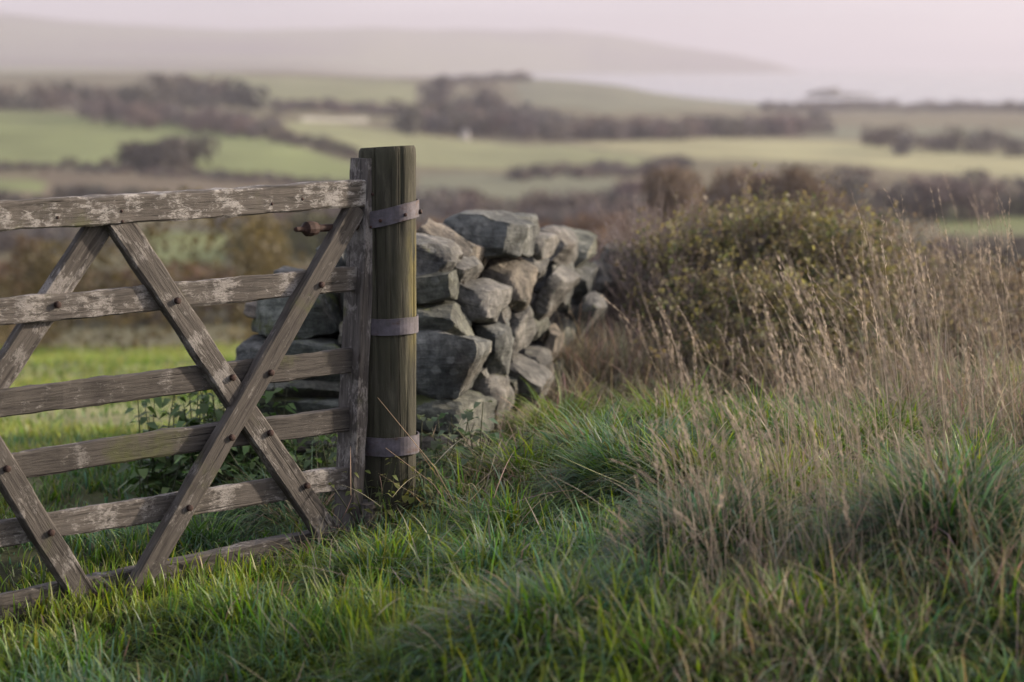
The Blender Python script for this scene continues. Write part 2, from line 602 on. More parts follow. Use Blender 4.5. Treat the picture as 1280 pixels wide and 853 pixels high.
# tussocky ground right of the gate: lumps, given by photo pixel, radius and height
TUSS = [  # px, py, radius, mound height, blade length, blades, kinds
    (700, 835, .30, .13, .24, 2000, [('bg', 5), ('g', 2), ('yg', .8), ('straw', .3)]),
    (570, 850, .24, .07, .19, 1100, [('bg', 3), ('g', 2), ('yg', 2)]),
    (300, 800, .26, .07, .15, 1000, [('yg', 4), ('g', 3), ('bg', 1)]),
    (420, 840, .26, .08, .16, 1000, [('yg', 3), ('g', 3), ('bg', 1)]),
    (475, 745, .24, .09, .17, 1100, [('yg', 3), ('g', 3), ('bg', 2), ('tan', .3)]),
    (620, 750, .26, .09, .20, 1300, [('g', 3), ('bg', 3), ('yg', 2)]),
    (640, 690, .24, .08, .20, 1000, [('g', 3), ('yg', 2), ('bg', 1)]),
    (745, 740, .24, .10, .20, 1100, [('bg', 4), ('g', 2), ('yg', 1)]),
    (800, 650, .27, .18, .28, 1900, [('bg', 4), ('g', 3), ('dk', 1), ('yg', 1)]),
    (745, 610, .26, .14, .26, 1500, [('g', 3), ('yg', 2.5), ('bg', 2), ('tan', .5)]),
    (660, 625, .22, .08, .24, 1200, [('yg', 3), ('g', 2), ('tan', 1)]),
    (705, 565, .24, .09, .26, 1200, [('yg', 3), ('g', 1.5), ('tan', 1)]),
    (890, 760, .24, .20, .30, 2000, [('dk', 3), ('bg', 3), ('g', 1.5), ('yg', .6), ('tan', .5)]),
    (870, 660, .26, .18, .26, 1400, [('g', 2), ('yg', 2), ('dk', 1), ('tan', .8)]),
    (845, 575, .30, .14, .26, 1400, [('yg', 3), ('g', 2), ('tan', 1.2)]),
    (940, 590, .32, .14, .24, 1500, [('yg', 3.5), ('g', 2), ('tan', 1)]),
    (1040, 605, .34, .14, .24, 1500, [('yg', 3), ('g', 2), ('tan', 1.2)]),
    (980, 670, .30, .14, .24, 1400, [('yg', 3), ('g', 2), ('tan', 1.3)]),
    (1075, 700, .28, .12, .24, 1200, [('g', 2), ('yg', 3), ('tan', 1.3)]),
    (1185, 765, .24, .24, .34, 2600, [('dk', 5), ('bg', 2), ('g', 1.5), ('tan', .5)]),
    (1110, 850, .24, .08, .22, 1000, [('bg', 3), ('dk', 1), ('g', 2), ('yg', 1)]),
    (1265, 815, .26, .12, .26, 1000, [('yg', 2.5), ('g', 2), ('tan', 1.5)]),
    (1210, 650, .30, .14, .26, 1200, [('yg', 2.5), ('g', 2), ('tan', 1.5)]),
    (1120, 590, .32, .14, .26, 1300, [('yg', 3), ('g', 2), ('tan', 1.5)]),
    (810, 805, .24, .11, .24, 1200, [('bg', 3), ('g', 2), ('yg', 2), ('tan', .5)]),
    (985, 830, .26, .09, .22, 1100, [('tan', .8), ('g', 3), ('yg', 2.5), ('rus', .3)]),
    (1045, 790, .26, .09, .24, 1000, [('tan', .8), ('g', 3), ('yg', 2.5), ('rus', .3)]),
    (612, 612, .18, .04, .24, 800, [('yg', 3), ('tan', 1.5), ('straw', 1.2)]),
    (560, 640, .16, .03, .18, 500, [('yg', 2), ('tan', 1.5), ('g', 2)]),
    (840, 862, .24, .08, .24, 1000, [('yg', 3), ('g', 2), ('bg', 1), ('tan', .5)]),
]
TUSS_XY = [hit(t[0], t[1]) for t in TUSS]
MOUNDS.extend([(p[0], p[1], t[2] * 1.15, t[3]) for p, t in zip(TUSS_XY, TUSS)])

G1 = np.array((0.142, 0.168, 0.075)); G2 = np.array((0.190, 0.202, 0.115)); G3 = np.array((0.255, 0.250, 0.150))
GG = np.array((0.125, 0.132, 0.095)); BR = np.array((0.115, 0.095, 0.070)); PALE = np.array((0.42, 0.41, 0.35))
FIELDS = [
    ([(-90, 139), (60, 140), (200, 150), (330, 172), (440, 203), (455, 228), (300, 221), (150, 207), (-90, 204)], G1),
    ([(345, 153), (500, 165), (700, 182), (825, 200), (800, 211), (600, 212), (480, 205), (410, 182)], G2),
    ([(720, 181), (900, 173), (1100, 179), (1380, 190), (1380, 228), (1150, 214), (950, 200), (820, 196)], G3),
    ([(235, 91), (520, 104), (520, 130), (330, 131), (245, 114)], G2 * 0.8),
    ([(640, 98), (950, 122), (985, 134), (760, 141), (655, 130)], GG),
    ([(60, 211), (300, 224), (445, 242), (300, 256), (0, 246)], BR),
    ([(78, 128), (195, 130), (195, 137), (78, 136)], PALE * 0.7),
    ([(375, 146), (460, 148), (460, 154), (375, 152)], PALE * 0.8),
    ([(1160, 252), (1320, 246), (1320, 292), (1180, 294)], G1 * 0.9),
    ([(-40, 222), (62, 228), (50, 241), (-40, 240)], G1),
    ([(180, 288), (285, 293), (280, 330), (180, 328)], G1),
    ([(525, 217), (770, 222), (770, 250), (525, 246)], GG),
    ([(980, 155), (1380, 160), (1380, 182), (1000, 172)], GG * 1.1),
]

az_in = np.arange(-0.26, 0.2601, 0.0016)
az_out = np.concatenate([np.linspace(0.28, math.pi - 0.02, 60)])
azs = np.concatenate([-az_out[::-1], az_in, az_out])
rs = np.concatenate([np.arange(1.0, 14, 0.22), np.exp(np.arange(math.log(14), math.log(40), 0.03)), np.exp(np.arange(math.log(40), math.log(3000), 0.0105)), np.exp(np.linspace(math.log(3000), math.log(14000), 70))])
A, RR = np.meshgrid(azs, rs)
TX, TY = RR * np.sin(A), RR * np.cos(A)
TZ = hz(TX, TY)
nr, na = TX.shape
tv = np.stack([TX.ravel(), TY.ravel(), TZ.ravel()], 1)
idx = np.arange(nr * na).reshape(nr, na)
tq = np.stack([idx[:-1, :-1].ravel(), idx[:-1, 1:].ravel(), idx[1:, 1:].ravel(), idx[1:, :-1].ravel()], 1)
wrap = np.stack([idx[:-1, -1], idx[:-1, 0], idx[1:, 0], idx[1:, -1]], 1)
tq = np.concatenate([tq, wrap])
# ground colours: what really grows or lies there
tc = np.zeros((nr * na, 3))
fx, fy = TX.ravel(), TY.ravel()
fr = RR.ravel()
n_ = (fbm(fx / 120, fy / 120, 31) + 0.5)[:, None]
tc[:] = np.array((0.085, 0.083, 0.052)) * (1 - n_) + np.array((0.120, 0.105, 0.072)) * n_
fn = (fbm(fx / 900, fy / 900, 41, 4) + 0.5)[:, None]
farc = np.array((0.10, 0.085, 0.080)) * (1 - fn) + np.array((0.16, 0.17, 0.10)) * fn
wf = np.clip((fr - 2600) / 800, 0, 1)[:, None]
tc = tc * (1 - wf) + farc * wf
for poly, col in FIELDS:
    pts = [hit(*p) for p in poly]
    m_ = in_poly(fx, fy, pts) & (fr < 3200)
    v_ = (0.92 + 0.3 * fbm(fx[m_] / 60, fy[m_] / 60, 55))[:, None]
    tc[m_] = col * v_
# pasture close by beyond the gate, and soil under the long grass
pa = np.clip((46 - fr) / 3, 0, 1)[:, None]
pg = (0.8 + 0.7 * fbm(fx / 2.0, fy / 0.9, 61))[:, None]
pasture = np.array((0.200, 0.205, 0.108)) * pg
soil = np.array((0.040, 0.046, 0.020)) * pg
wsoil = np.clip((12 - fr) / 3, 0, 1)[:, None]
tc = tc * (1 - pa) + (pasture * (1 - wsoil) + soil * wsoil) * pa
cz = np.concatenate([tv, [[0, 0, gz(0, 1)]]])
ctri = np.stack([idx[0, :-1], np.full(na - 1, nr * na), idx[0, 1:]], 1)
ctri = np.concatenate([ctri, [[idx[0, -1], nr * na, idx[0, 0]]]])
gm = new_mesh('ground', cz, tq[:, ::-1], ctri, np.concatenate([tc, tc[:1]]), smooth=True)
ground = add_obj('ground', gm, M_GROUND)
tag(ground, kind='structure', label='rolling pasture and valley land reaching to the far hills')

# sea: one sheet from the near coast out to the horizon
sa = np.linspace(-1.0, 1.0, 60)
sr = np.exp(np.linspace(math.log(1500), math.log(13500), 30))
SA, SR = np.meshgrid(sa, sr)
sv = np.stack([(SR * np.sin(SA)).ravel(), (SR * np.cos(SA)).ravel(), np.full(SA.size, -45.0)], 1)
si = np.arange(SA.size).reshape(SA.shape)
sq = np.stack([si[:-1, :-1].ravel(), si[1:, :-1].ravel(), si[1:, 1:].ravel(), si[:-1, 1:].ravel()], 1)
sea = add_obj('sea', new_mesh('sea', sv, sq[:, ::-1]), M_SEA)
tag(sea, kind='structure', label='pale hazy sea beyond the coast')


# ------------------------------------------------------------------ foliage builders
def rand_unit(n):
    v = RNG.normal(size=(n, 3))
    return v / np.linalg.norm(v, axis=1)[:, None]


def leaf_arrays(c, size, nrm=None, aspect=1.8, cup=0.2):
    """rhombic leaves: c (N,3) centres, size (N,) length"""
    n = len(c)
    if nrm is None:
        nrm = rand_unit(n)
    t = np.cross(nrm, rand_unit(n))
    t /= np.linalg.norm(t, axis=1)[:, None] + 1e-9
    b = np.cross(nrm, t)
    L = (size * 0.5)[:, None]
    Wd = L / aspect
    v = np.stack([c - t * L, c + b * Wd + nrm * L * cup, c + t * L, c - b * Wd + nrm * L * cup], 1).reshape(-1, 3)
    q = np.arange(n * 4).reshape(n, 4)
    return v, q


def tube_arrays(pts, rads, sides=5):
    pts = np.asarray(pts, float)
    n = len(pts)
    V = []
    for i in range(n):
        d = pts[min(i + 1, n - 1)] - pts[max(i - 1, 0)]
        d = d / (np.linalg.norm(d) + 1e-9)
        a = np.cross(d, (0.31, 0.9, 0.2)); a /= np.linalg.norm(a) + 1e-9
        b = np.cross(d, a)
        for k in range(sides):
            th = 2 * math.pi * k / sides
            V.append(pts[i] + (a * math.cos(th) + b * math.sin(th)) * rads[i])
    Q = []
    for i in range(n - 1):
        for k in range(sides):
            k2 = (k + 1) % sides
            Q.append((i * sides + k, i * sides + k2, (i + 1) * sides + k2, (i + 1) * sides + k))
    return np.array(V), np.array(Q)


class Acc:
    """collects arrays into one mesh"""
    def __init__(self):
        self.v, self.q, self.t, self.c, self.n = [], [], [], [], 0

    def add(self, v, q=None, t=None, c=None):
        self.v.append(v)
        if q is not None and len(q): self.q.append(np.asarray(q) + self.n)
        if t is not None and len(t): self.t.append(np.asarray(t) + self.n)
        if c is not None:
            c = np.asarray(c, float)
            if c.ndim == 1: c = np.tile(c, (len(v), 1))
            self.c.append(c)
        self.n += len(v)

    def mesh(self, name, smooth=False):
        return new_mesh(name, np.concatenate(self.v), np.concatenate(self.q) if self.q else None,
                        np.concatenate(self.t) if self.t else None, np.concatenate(self.c) if self.c else None, smooth)


def crown_arrays(w, h, n, leaf, col, var=0.35, lobes=9, base=0.25):
    """uneven crown: leaf clumps gathered on lobes; local coords, foot of the tree at the origin"""
    C, S = [], []
    for k in range(lobes):
        a = RNG.uniform(0, 2 * math.pi)
        rr = math.sqrt(RNG.uniform(0, 1)) * w * 0.33
        zc = h * RNG.uniform(base + 0.15, 0.86)
        lr = w * RNG.uniform(0.15, 0.27) * (1.15 - 0.5 * abs(zc / h - 0.5))
        m = max(4, n // lobes)
        p = rand_unit(m) * (RNG.uniform(0.25, 1, m) ** 0.5)[:, None] * np.array((lr, lr, lr * 0.85))
        C.append(p + (rr * math.cos(a), rr * math.sin(a), zc))
    C = np.concatenate(C)
    C[:, 2] = np.clip(C[:, 2], h * base * 0.4, h)
    sz = leaf * RNG.uniform(0.6, 1.5, len(C))
    v, q = leaf_arrays(C, sz, None, 1.3)
    cl = np.array(col) * (1 + var * RNG.normal(size=(len(C), 1)) * 0.6).clip(0.4, 1.9)
    return v, q, np.repeat(cl, 4, 0)


def trunk_arrays(w, h):
    a = Acc()
    top = (RNG.uniform(-.05, .05) * w, RNG.uniform(-.05, .05) * w, h * 0.75)
    a.add(*tube_arrays([(0, 0, -0.3), (top[0] * .3, top[1] * .3, h * .3), top], [h * .035, h * .026, h * .008], 6))
    for k in range(5):
        th = RNG.uniform(0, 6.28); s = RNG.uniform(.25, .55)
        p0 = np.array((top[0] * s, top[1] * s, h * .75 * s))
        p1 = p0 + np.array((math.cos(th) * w * .32, math.sin(th) * w * .32, h * .25))
        a.add(*tube_arrays([p0, (p0 + p1) / 2 + (0, 0, .03 * h), p1], [h * .015, h * .01, h * .003], 5))
    return a


def tree(name, px, Y, w, h, col, label, cat='tree', group=None, n=1400, leaf=None, z=None):
    x = (px - 640) / FPX * Y * 1.0
    zz = gz(x, Y) if z is None else z
    root = empty(name, (x, Y, zz))
    v, q, c = crown_arrays(w, h, n, leaf or w * 0.085, col, base=(0.0 if h < 12 else 0.08), lobes=12)
    o = add_obj('crown', new_mesh('crown', v, q, None, c), M_TREE)
    o.parent = root
    o2 = add_obj('trunk', trunk_arrays(w, h).mesh('trunk', True), M_BARK)
    o2.parent = root
    tag(root, label, cat, group)
    return root


def wood_belt(name, base, hpx, spacing, col, label, n=260, jitter=0.25, wfac=1.0, hvar=0.4):
    """a belt of trees that reads as one mass; base = photo-pixel polyline of its foot"""
    acc = Acc()
    P = [hit(*p) for p in base]
    L = 0
    for (p0, p1) in zip(P[:-1], P[1:]):
        d = np.linalg.norm(p1 - p0)
        Y0 = (p0[1] + p1[1]) / 2
        h0 = hpx / FPX * Y0
        m = max(2, int(1.35 * d / (h0 * spacing)))
        for k in range(m):
            s = (k + RNG.uniform(0, 1)) / m
            p = p0 * (1 - s) + p1 * s
            Y = p[1]
            h = hpx / FPX * Y * RNG.uniform(1 - hvar * .9, 1 + hvar * 0.4)
            w = h * RNG.uniform(1.3, 2.3) * wfac
            y = Y * (1 + RNG.uniform(-0.02, 0.05) * jitter * 4)
            x = p[0] * y / Y
            cc = np.array(col) * RNG.uniform(0.75, 1.25) * np.array((1 + RNG.uniform(-.1, .15), 1, 1 + RNG.uniform(-.08, .08)))
            v, q, c = crown_arrays(w, h, n, h * 0.17, cc, 0.3, 8, 0.0)
            acc.add(v + (x, y, gz(x, y) - 0.05 * h), q, None, c)
            tv_, tq_ = tube_arrays([(x, y, gz(x, y) - .2), (x, y, gz(x, y) + h * .6)], [h * .03, h * .012], 4)
            acc.add(tv_, tq_, None, np.array((.07, .055, .045)))
    o = add_obj(name, acc.mesh(name), M_TREE)
    tag(o, label, 'woodland', None, 'stuff')
    return o


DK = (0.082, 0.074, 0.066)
MV = (0.112, 0.098, 0.094)  # lightened mauve, so part of the mist is in the foliage colour
GN = (0.062, 0.066, 0.034)
RB = (0.110, 0.078, 0.050)
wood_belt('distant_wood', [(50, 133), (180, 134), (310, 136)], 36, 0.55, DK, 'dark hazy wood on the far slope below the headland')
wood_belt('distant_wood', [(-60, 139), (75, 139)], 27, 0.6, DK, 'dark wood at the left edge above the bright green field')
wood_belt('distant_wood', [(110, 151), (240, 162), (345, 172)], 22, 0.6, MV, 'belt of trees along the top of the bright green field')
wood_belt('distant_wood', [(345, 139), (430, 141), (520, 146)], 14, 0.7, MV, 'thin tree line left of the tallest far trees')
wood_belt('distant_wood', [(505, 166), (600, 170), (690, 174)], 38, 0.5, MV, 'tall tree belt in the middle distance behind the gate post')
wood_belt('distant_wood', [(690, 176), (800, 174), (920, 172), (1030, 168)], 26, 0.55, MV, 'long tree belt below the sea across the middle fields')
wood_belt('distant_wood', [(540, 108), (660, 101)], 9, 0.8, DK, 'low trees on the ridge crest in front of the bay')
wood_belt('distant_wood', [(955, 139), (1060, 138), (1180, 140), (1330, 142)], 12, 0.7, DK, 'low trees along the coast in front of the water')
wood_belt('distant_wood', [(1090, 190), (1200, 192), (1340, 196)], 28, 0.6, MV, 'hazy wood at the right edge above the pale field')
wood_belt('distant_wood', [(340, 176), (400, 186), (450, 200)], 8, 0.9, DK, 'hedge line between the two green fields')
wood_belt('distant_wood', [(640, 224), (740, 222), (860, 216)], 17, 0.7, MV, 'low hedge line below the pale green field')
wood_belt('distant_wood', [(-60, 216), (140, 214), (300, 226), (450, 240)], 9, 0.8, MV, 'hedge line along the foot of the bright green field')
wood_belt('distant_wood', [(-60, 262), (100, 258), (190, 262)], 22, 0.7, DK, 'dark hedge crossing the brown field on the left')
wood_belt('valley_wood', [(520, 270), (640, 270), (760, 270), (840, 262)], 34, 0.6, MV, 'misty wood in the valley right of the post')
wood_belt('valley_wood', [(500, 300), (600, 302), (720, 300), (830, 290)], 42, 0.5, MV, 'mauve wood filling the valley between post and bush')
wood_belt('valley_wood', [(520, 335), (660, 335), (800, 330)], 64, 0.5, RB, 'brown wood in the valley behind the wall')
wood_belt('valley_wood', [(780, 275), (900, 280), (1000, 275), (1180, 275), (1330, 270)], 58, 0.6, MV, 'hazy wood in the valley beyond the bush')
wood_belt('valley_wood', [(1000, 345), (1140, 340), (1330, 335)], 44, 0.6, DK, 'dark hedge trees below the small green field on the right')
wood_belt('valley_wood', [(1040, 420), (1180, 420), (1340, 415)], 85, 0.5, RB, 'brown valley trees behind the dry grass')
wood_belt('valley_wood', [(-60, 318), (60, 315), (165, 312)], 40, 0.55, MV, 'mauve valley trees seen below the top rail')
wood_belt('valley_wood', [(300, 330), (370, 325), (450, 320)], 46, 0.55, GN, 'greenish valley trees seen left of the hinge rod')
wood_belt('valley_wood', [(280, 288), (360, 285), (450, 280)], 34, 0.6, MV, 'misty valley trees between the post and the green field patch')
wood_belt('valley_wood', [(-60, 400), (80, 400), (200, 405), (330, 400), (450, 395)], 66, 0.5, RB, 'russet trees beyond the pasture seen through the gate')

tree('round_tree', 186, 640, 20, 6.6, DK, 'dark rounded tree on the green field left of the post, left of a pair', n=900)
tree('round_tree', 222, 655, 20.0, 7.2, DK, 'dark rounded tree on the green field left of the post, right of a pair', n=900)
tree('tall_tree', 547, 1230, 20, 23, MV, 'tallest hazy tree standing up from the middle tree belt', n=900)
tree('tall_tree', 598, 1200, 30, 19, MV, 'broad hazy tree in the middle belt beside the tallest one', n=900)
tree('hedge_tree', 868, 182, 9.5, 16.6, (0.15, 0.115, 0.085), 'smaller brown tree behind the bush, left of a pair', n=3600, leaf=0.5)
tree('hedge_tree', 968, 172, 14.0, 16.4, (0.135, 0.105, 0.080), 'larger round brown tree behind the top of the bush', n=4600, leaf=0.5)


def hedge(name, base, hm, wm, col, label, per_m, leaf):
    acc = Acc()
    P = [hit(*p) for p in base]
    for p0, p1 in zip(P[:-1], P[1:]):
        d = np.linalg.norm(p1 - p0)
        m = int(d * per_m)
        s = RNG.uniform(0, 1, m)
        c = p0[None] * (1 - s[:, None]) + p1[None] * s[:, None]
        ht = hm * (0.75 + 0.7 * (vnoise(c[:, 0] * 0.7, c[:, 1] * 0.7, 77) + 0.3))
        u = RNG.uniform(0, 1, m) ** 0.7
        w_ = wm * np.sqrt(np.clip(1 - (u - 0.3) ** 2, 0.05, 1)) * RNG.uniform(-1, 1, m)
        x = c[:, 0] + RNG.normal(0, .15, m)
        y = c[:, 1] + w_
        C = np.stack([x, y, hz(x, y) + ht * u], 1)
        v, q = leaf_arrays(C, leaf * RNG.uniform(.6, 1.5, m), None, 1.5)
        pat = (0.6 + 1.1 * (vnoise(x * 0.9, u * 3, 88) + 0.35))[:, None]
        red = np.clip(vnoise(x * 0.35, y * 0.35, 91) * 3, 0, 1)[:, None]
        cl = (np.array(col) * (1 - red) + np.array((.11, .07, .045)) * red) * pat * (1 + .3 * RNG.normal(size=(m, 1))).clip(.4, 1.8)
        acc.add(v, q, None, np.repeat(cl, 4, 0))
    root = add_obj(name, acc.mesh(name), M_LEAF)
    tag(root, label, 'hedge')


hedge('field_hedge', [(-120, 440), (60, 440), (200, 441), (320, 438), (470, 430)], 2.2, 0.8, (0.085, 0.070, 0.036),
      'overgrown field hedge at the far side of the pasture beyond the gate', 520, 0.10)

# whitewashed cottage in the middle trees
ch = hit(583, 172)
cot = empty('cottage', (ch[0], ch[1] - 25, gz(ch[0], ch[1] - 25) + 1.2))
bm = bmesh.new()


def bm_box(bm, x0, x1, y0, y1, z0, z1):
    vs = [bm.verts.new(p) for p in ((x0, y0, z0), (x1, y0, z0), (x1, y1, z0), (x0, y1, z0), (x0, y0, z1), (x1, y0, z1), (x1, y1, z1), (x0, y1, z1))]
    for f in ((0, 3, 2, 1), (4, 5, 6, 7), (0, 1, 5, 4), (1, 2, 6, 5), (2, 3, 7, 6), (3, 0, 4, 7)):
        bm.faces.new([vs[i] for i in f])
    return vs


def bm_obj(name, bm, mat, parent, smooth=False):
    me = bpy.data.meshes.new(name)
    bm.normal_update()
    bm.to_mesh(me); bm.free()
    if smooth:
        for p in me.polygons: p.use_smooth = True
    me.materials.append(mat)
    o = bpy.data.objects.new(name, me)
    COL.objects.link(o)
    o.parent = parent
    return o


bm_box(bm, -5, 5, -3, 3, -9, 5.0)
for x in (-5, 5):
    a, b, c = bm.verts.new((x, -3, 5.0)), bm.verts.new((x, 3, 5.0)), bm.verts.new((x, 0, 7.4))
    bm.faces.new((a, b, c))
bm_obj('wall', bm, M_WHITEWASH, cot)
bm = bmesh.new()
for s in (-1, 1):
    q = [bm.verts.new(p) for p in ((-5.3, s * 3.4, 4.75), (5.3, s * 3.4, 4.75), (5.3, 0, 7.6), (-5.3, 0, 7.6), (-5.3, s * 3.4, 4.95), (5.3, s * 3.4, 4.95), (5.3, 0, 7.8), (-5.3, 0, 7.8))]
    for f in ((0, 1, 2, 3), (7, 6, 5, 4), (0, 4, 5, 1), (0, 3, 7, 4), (1, 5, 6, 2)):
        bm.faces.new([q[i] for i in f])
rf = bm_obj('roof', bm, M_SLATE, cot)
bm = bmesh.new(); bm_box(bm, -4.8, -3.9, -.5, .5, 7, 9); bm_obj('chimney', bm, M_WHITEWASH, rf)
for wx in (-3, 0, 3):
    bm = bmesh.new(); bm_box(bm, wx - .5, wx + .5, -3.04, -2.98, 2.6, 3.9); bm_obj('window', bm, M_GLASS, cot)
cot.scale = (0.34, 0.34, 0.34)
cot.rotation_euler.z = R(78)
tag(cot, 'tiny white cottage among the far trees right of the post', 'house')

# islet off the coast
ib = at(1052, 121.5, 3120)
isl = Acc()
ia = np.linspace(0, 2 * math.pi, 40, endpoint=False)
rings = [(1.0, -1.5), (0.93, 1.0), (0.8, 3.5), (0.55, 6.0), (0.3, 8.0), (0.05, 9.0)]
iv = []
for k, (s, z) in enumerate(rings):
    for a in ia:
        n = 0.75 + 0.5 * float(vnoise(np.array([a * 1.7 + 3]), np.array([k * 0.4]), 5) + .5)
        px_, py_ = math.cos(a) * 48 * s * n, math.sin(a) * 24 * s * n
        iv.append((px_, py_, z * (1.35 if px_ < -5 else 0.55)))
ii = np.arange(len(iv)).reshape(len(rings), -1)
iq = [(ii[r, c], ii[r, (c + 1) % 40], ii[r + 1, (c + 1) % 40], ii[r + 1, c]) for r in range(len(rings) - 1) for c in range(40)]
islet = add_obj('islet', new_mesh('islet', iv, iq, None, None, True), M_ROCK)
islet.location = (ib.x, 3120, -45)
tag(islet, 'small dark islet in the bright water off the coast', 'island')


# ------------------------------------------------------------------ gate
# gate plane: vertical, through the hanging stile, running from far right to near left
TH = math.atan(3040.0 / FPX)
GD = Vector((math.sin(TH), math.cos(TH), 0))          # along the gate towards the hinge
GNRM = Vector((math.cos(TH), -math.sin(TH), 0))       # gate face towards the camera
G0 = at(457, 420, 7.95)                                # on the front face of the stile


def on_gate(px, py, off):
    """sight line of a photo pixel meets the plane off metres in front of the gate's middle plane"""
    p0 = G0 + GNRM * (off - 0.048)
    d = ray(px, py)
    c = Vector((0, 0, CAM_Z))
    t = (p0 - c).dot(GNRM) / d.dot(GNRM)
    return c + d * t


gate = empty('field_gate', (G0.x, G0.y, gz(G0.x, G0.y)))
tag(gate, 'weathered grey wooden field gate with diagonal braces hung on the round post', 'gate')


def beam(name, a, b, height, thick, mat, parent, wobble=0.004, segs=22, seed=0, taper=1.0, skew=0.0):
    """squared timber from a to b, its face towards GNRM, slightly crooked with worn arrises"""
    a, b = Vector(a), Vector(b)
    L = (b - a).length
    X = (b - a).normalized()
    N = GNRM - X * GNRM.dot(X); N.normalize()
    U = N.cross(X); U.normalize()       # in-plane width direction
    M = Matrix(((X.x, N.x, U.x, a.x), (X.y, N.y, U.y, a.y), (X.z, N.z, U.z, a.z), (0, 0, 0, 1)))
    rnd = random.Random(seed)
    bev = min(0.006, thick * .18)
    prof_ = []
    hy, hzz = thick / 2, height / 2
    for (sy, sz) in ((-1, -1), (1, -1), (1, 1), (-1, 1)):
        if sy * sz > 0:
            prof_ += [(sy * hy, sz * (hzz - bev)), (sy * (hy - bev), sz * hzz)]
        else:
            prof_ += [(sy * (hy - bev), sz * hzz), (sy * hy, sz * (hzz - bev))]
    V = []
    off = rnd.uniform(0, 100)
    for i in range(segs + 1):
        s = i / segs
        sc = 1 + (taper - 1) * s
        for j, (y, z) in enumerate(prof_):
            nz = (mnoise.noise(Vector((s * L * 9 + off, j * 3.1, 0))) + .6 * mnoise.noise(Vector((s * L * 31 + off, j * 3.1, 4)))) * wobble * .8
            nz2 = mnoise.noise(Vector((s * L * 2.2 + off, 7.7, 0))) * wobble * 1.2
            x = s * L
            if i == 0: x += mnoise.noise(Vector((j * 1.7, off, 1))) * 0.008 + skew * z
            if i == segs: x += mnoise.noise(Vector((j * 1.7, off, 5))) * 0.008 + skew * z
            V.append((x, y * sc + nz * .5 * (1 if y > 0 else -1), z * sc + nz * (1 if z > 0 else -1) + nz2))
    k = 8
    F = [(i * k + j, i * k + (j + 1) % k, (i + 1) * k + (j + 1) % k, (i + 1) * k + j) for i in range(segs) for j in range(k)]
    me = bpy.data.meshes.new(name)
    me.from_pydata(V, [], F + [tuple(range(k - 1, -1, -1)), tuple(range(segs * k, segs * k + k))])
    bmm = bmesh.new(); bmm.from_mesh(me); bmesh.ops.recalc_face_normals(bmm, faces=bmm.faces); bmm.to_mesh(me); bmm.free()
    return add_obj(name, me, mat, parent, M)


def extend(a, b, la, lb):
    d = (b - a).normalized()
    return a - d * la, b + d * lb


GATE_LEFT = 1.62    # metres the gate goes on beyond the left picture edge
RAILS = [((0, 271), (456, 243), 0.040, 0.087, 0.082, M_RAILTOP),
         ((0, 391), (444, 350), 0.015, 0.081, 0.030, M_RAIL),
         ((0, 507), (440, 450), 0.015, 0.083, 0.030, M_RAIL),
         ((0, 586), (434, 524), 0.015, 0.081, 0.030, M_RAIL),
         ((0, 670), (430, 599), 0.015, 0.079, 0.030, M_RAIL),
         ((0, 761), (362, 687), 0.024, 0.076, 0.052, M_RAIL)]
rails = []
for i, (p, q, off, h, t, m) in enumerate(RAILS):
    a, b = on_gate(*p, off), on_gate(*q, off)
    a -= GNRM * (t / 2); b -= GNRM * (t / 2)
    lb = 0.03 if i not in (0, 5) else (0.012 if i == 0 else 0.26)
    a, b = extend(a, b, GATE_LEFT, lb)
    rails.append(beam('rail', a, b, h, t, m, gate, 0.006, 90, 10 + i))
rails[0]['label'] = 'thick pale top rail blotched with white lichen'
# hanging stile
sb, st = on_gate(446.5, 652, 0.048), on_gate(468.5, 199, 0.048)
sb -= GNRM * 0.0485; st -= GNRM * 0.0485
sb, st = extend(sb, st, 0.12, 0.0)
stile = beam('hanging_stile', sb, st, 0.055, 0.097, M_STILE, gate, 0.005, 26, 31, 0.92)
# braces: near side ones carry the bolts
A0, A1 = on_gate(166, 742, 0.074), on_gate(449, 266, 0.074)
BR_T = 0.038


def brace(p, q, off, off2, h, seed, la=0.0, lb=0.0, skew=0.0):
    a, b = on_gate(*p, off), on_gate(*q, off2)
    a -= GNRM * (BR_T / 2); b -= GNRM * (BR_T / 2)
    a, b = extend(a, b, la, lb)
    return beam('brace', a, b, h, BR_T, M_BRACE, gate, 0.004, 26, seed, 1.0, skew)


brace((172, 742), (446, 266), 0.086, 0.034, 0.076, 41, 0.02, 0.02)
brace((159, 288), (408, 662), 0.034, 0.052, 0.084, 42, 0.05, 0.03)
brace((112, 752), (0, 573), 0.052, 0.048, 0.080, 43, 0.02, 0.70)
brace((124, 290), (-12, 494), 0.0, -0.0165, 0.084, 44, 0.05, 0.55)
# closing stile at the far left end, outside the picture
ld = (rails[0].matrix_local.to_translation() + parent_loc(gate))
cb, ct = Vector((ld.x, ld.y, -0.25)), Vector((ld.x, ld.y, ld.z + 0.12))
beam('closing_stile', cb, ct, 0.075, 0.09, M_STILE, gate, 0.004, 16, 55)


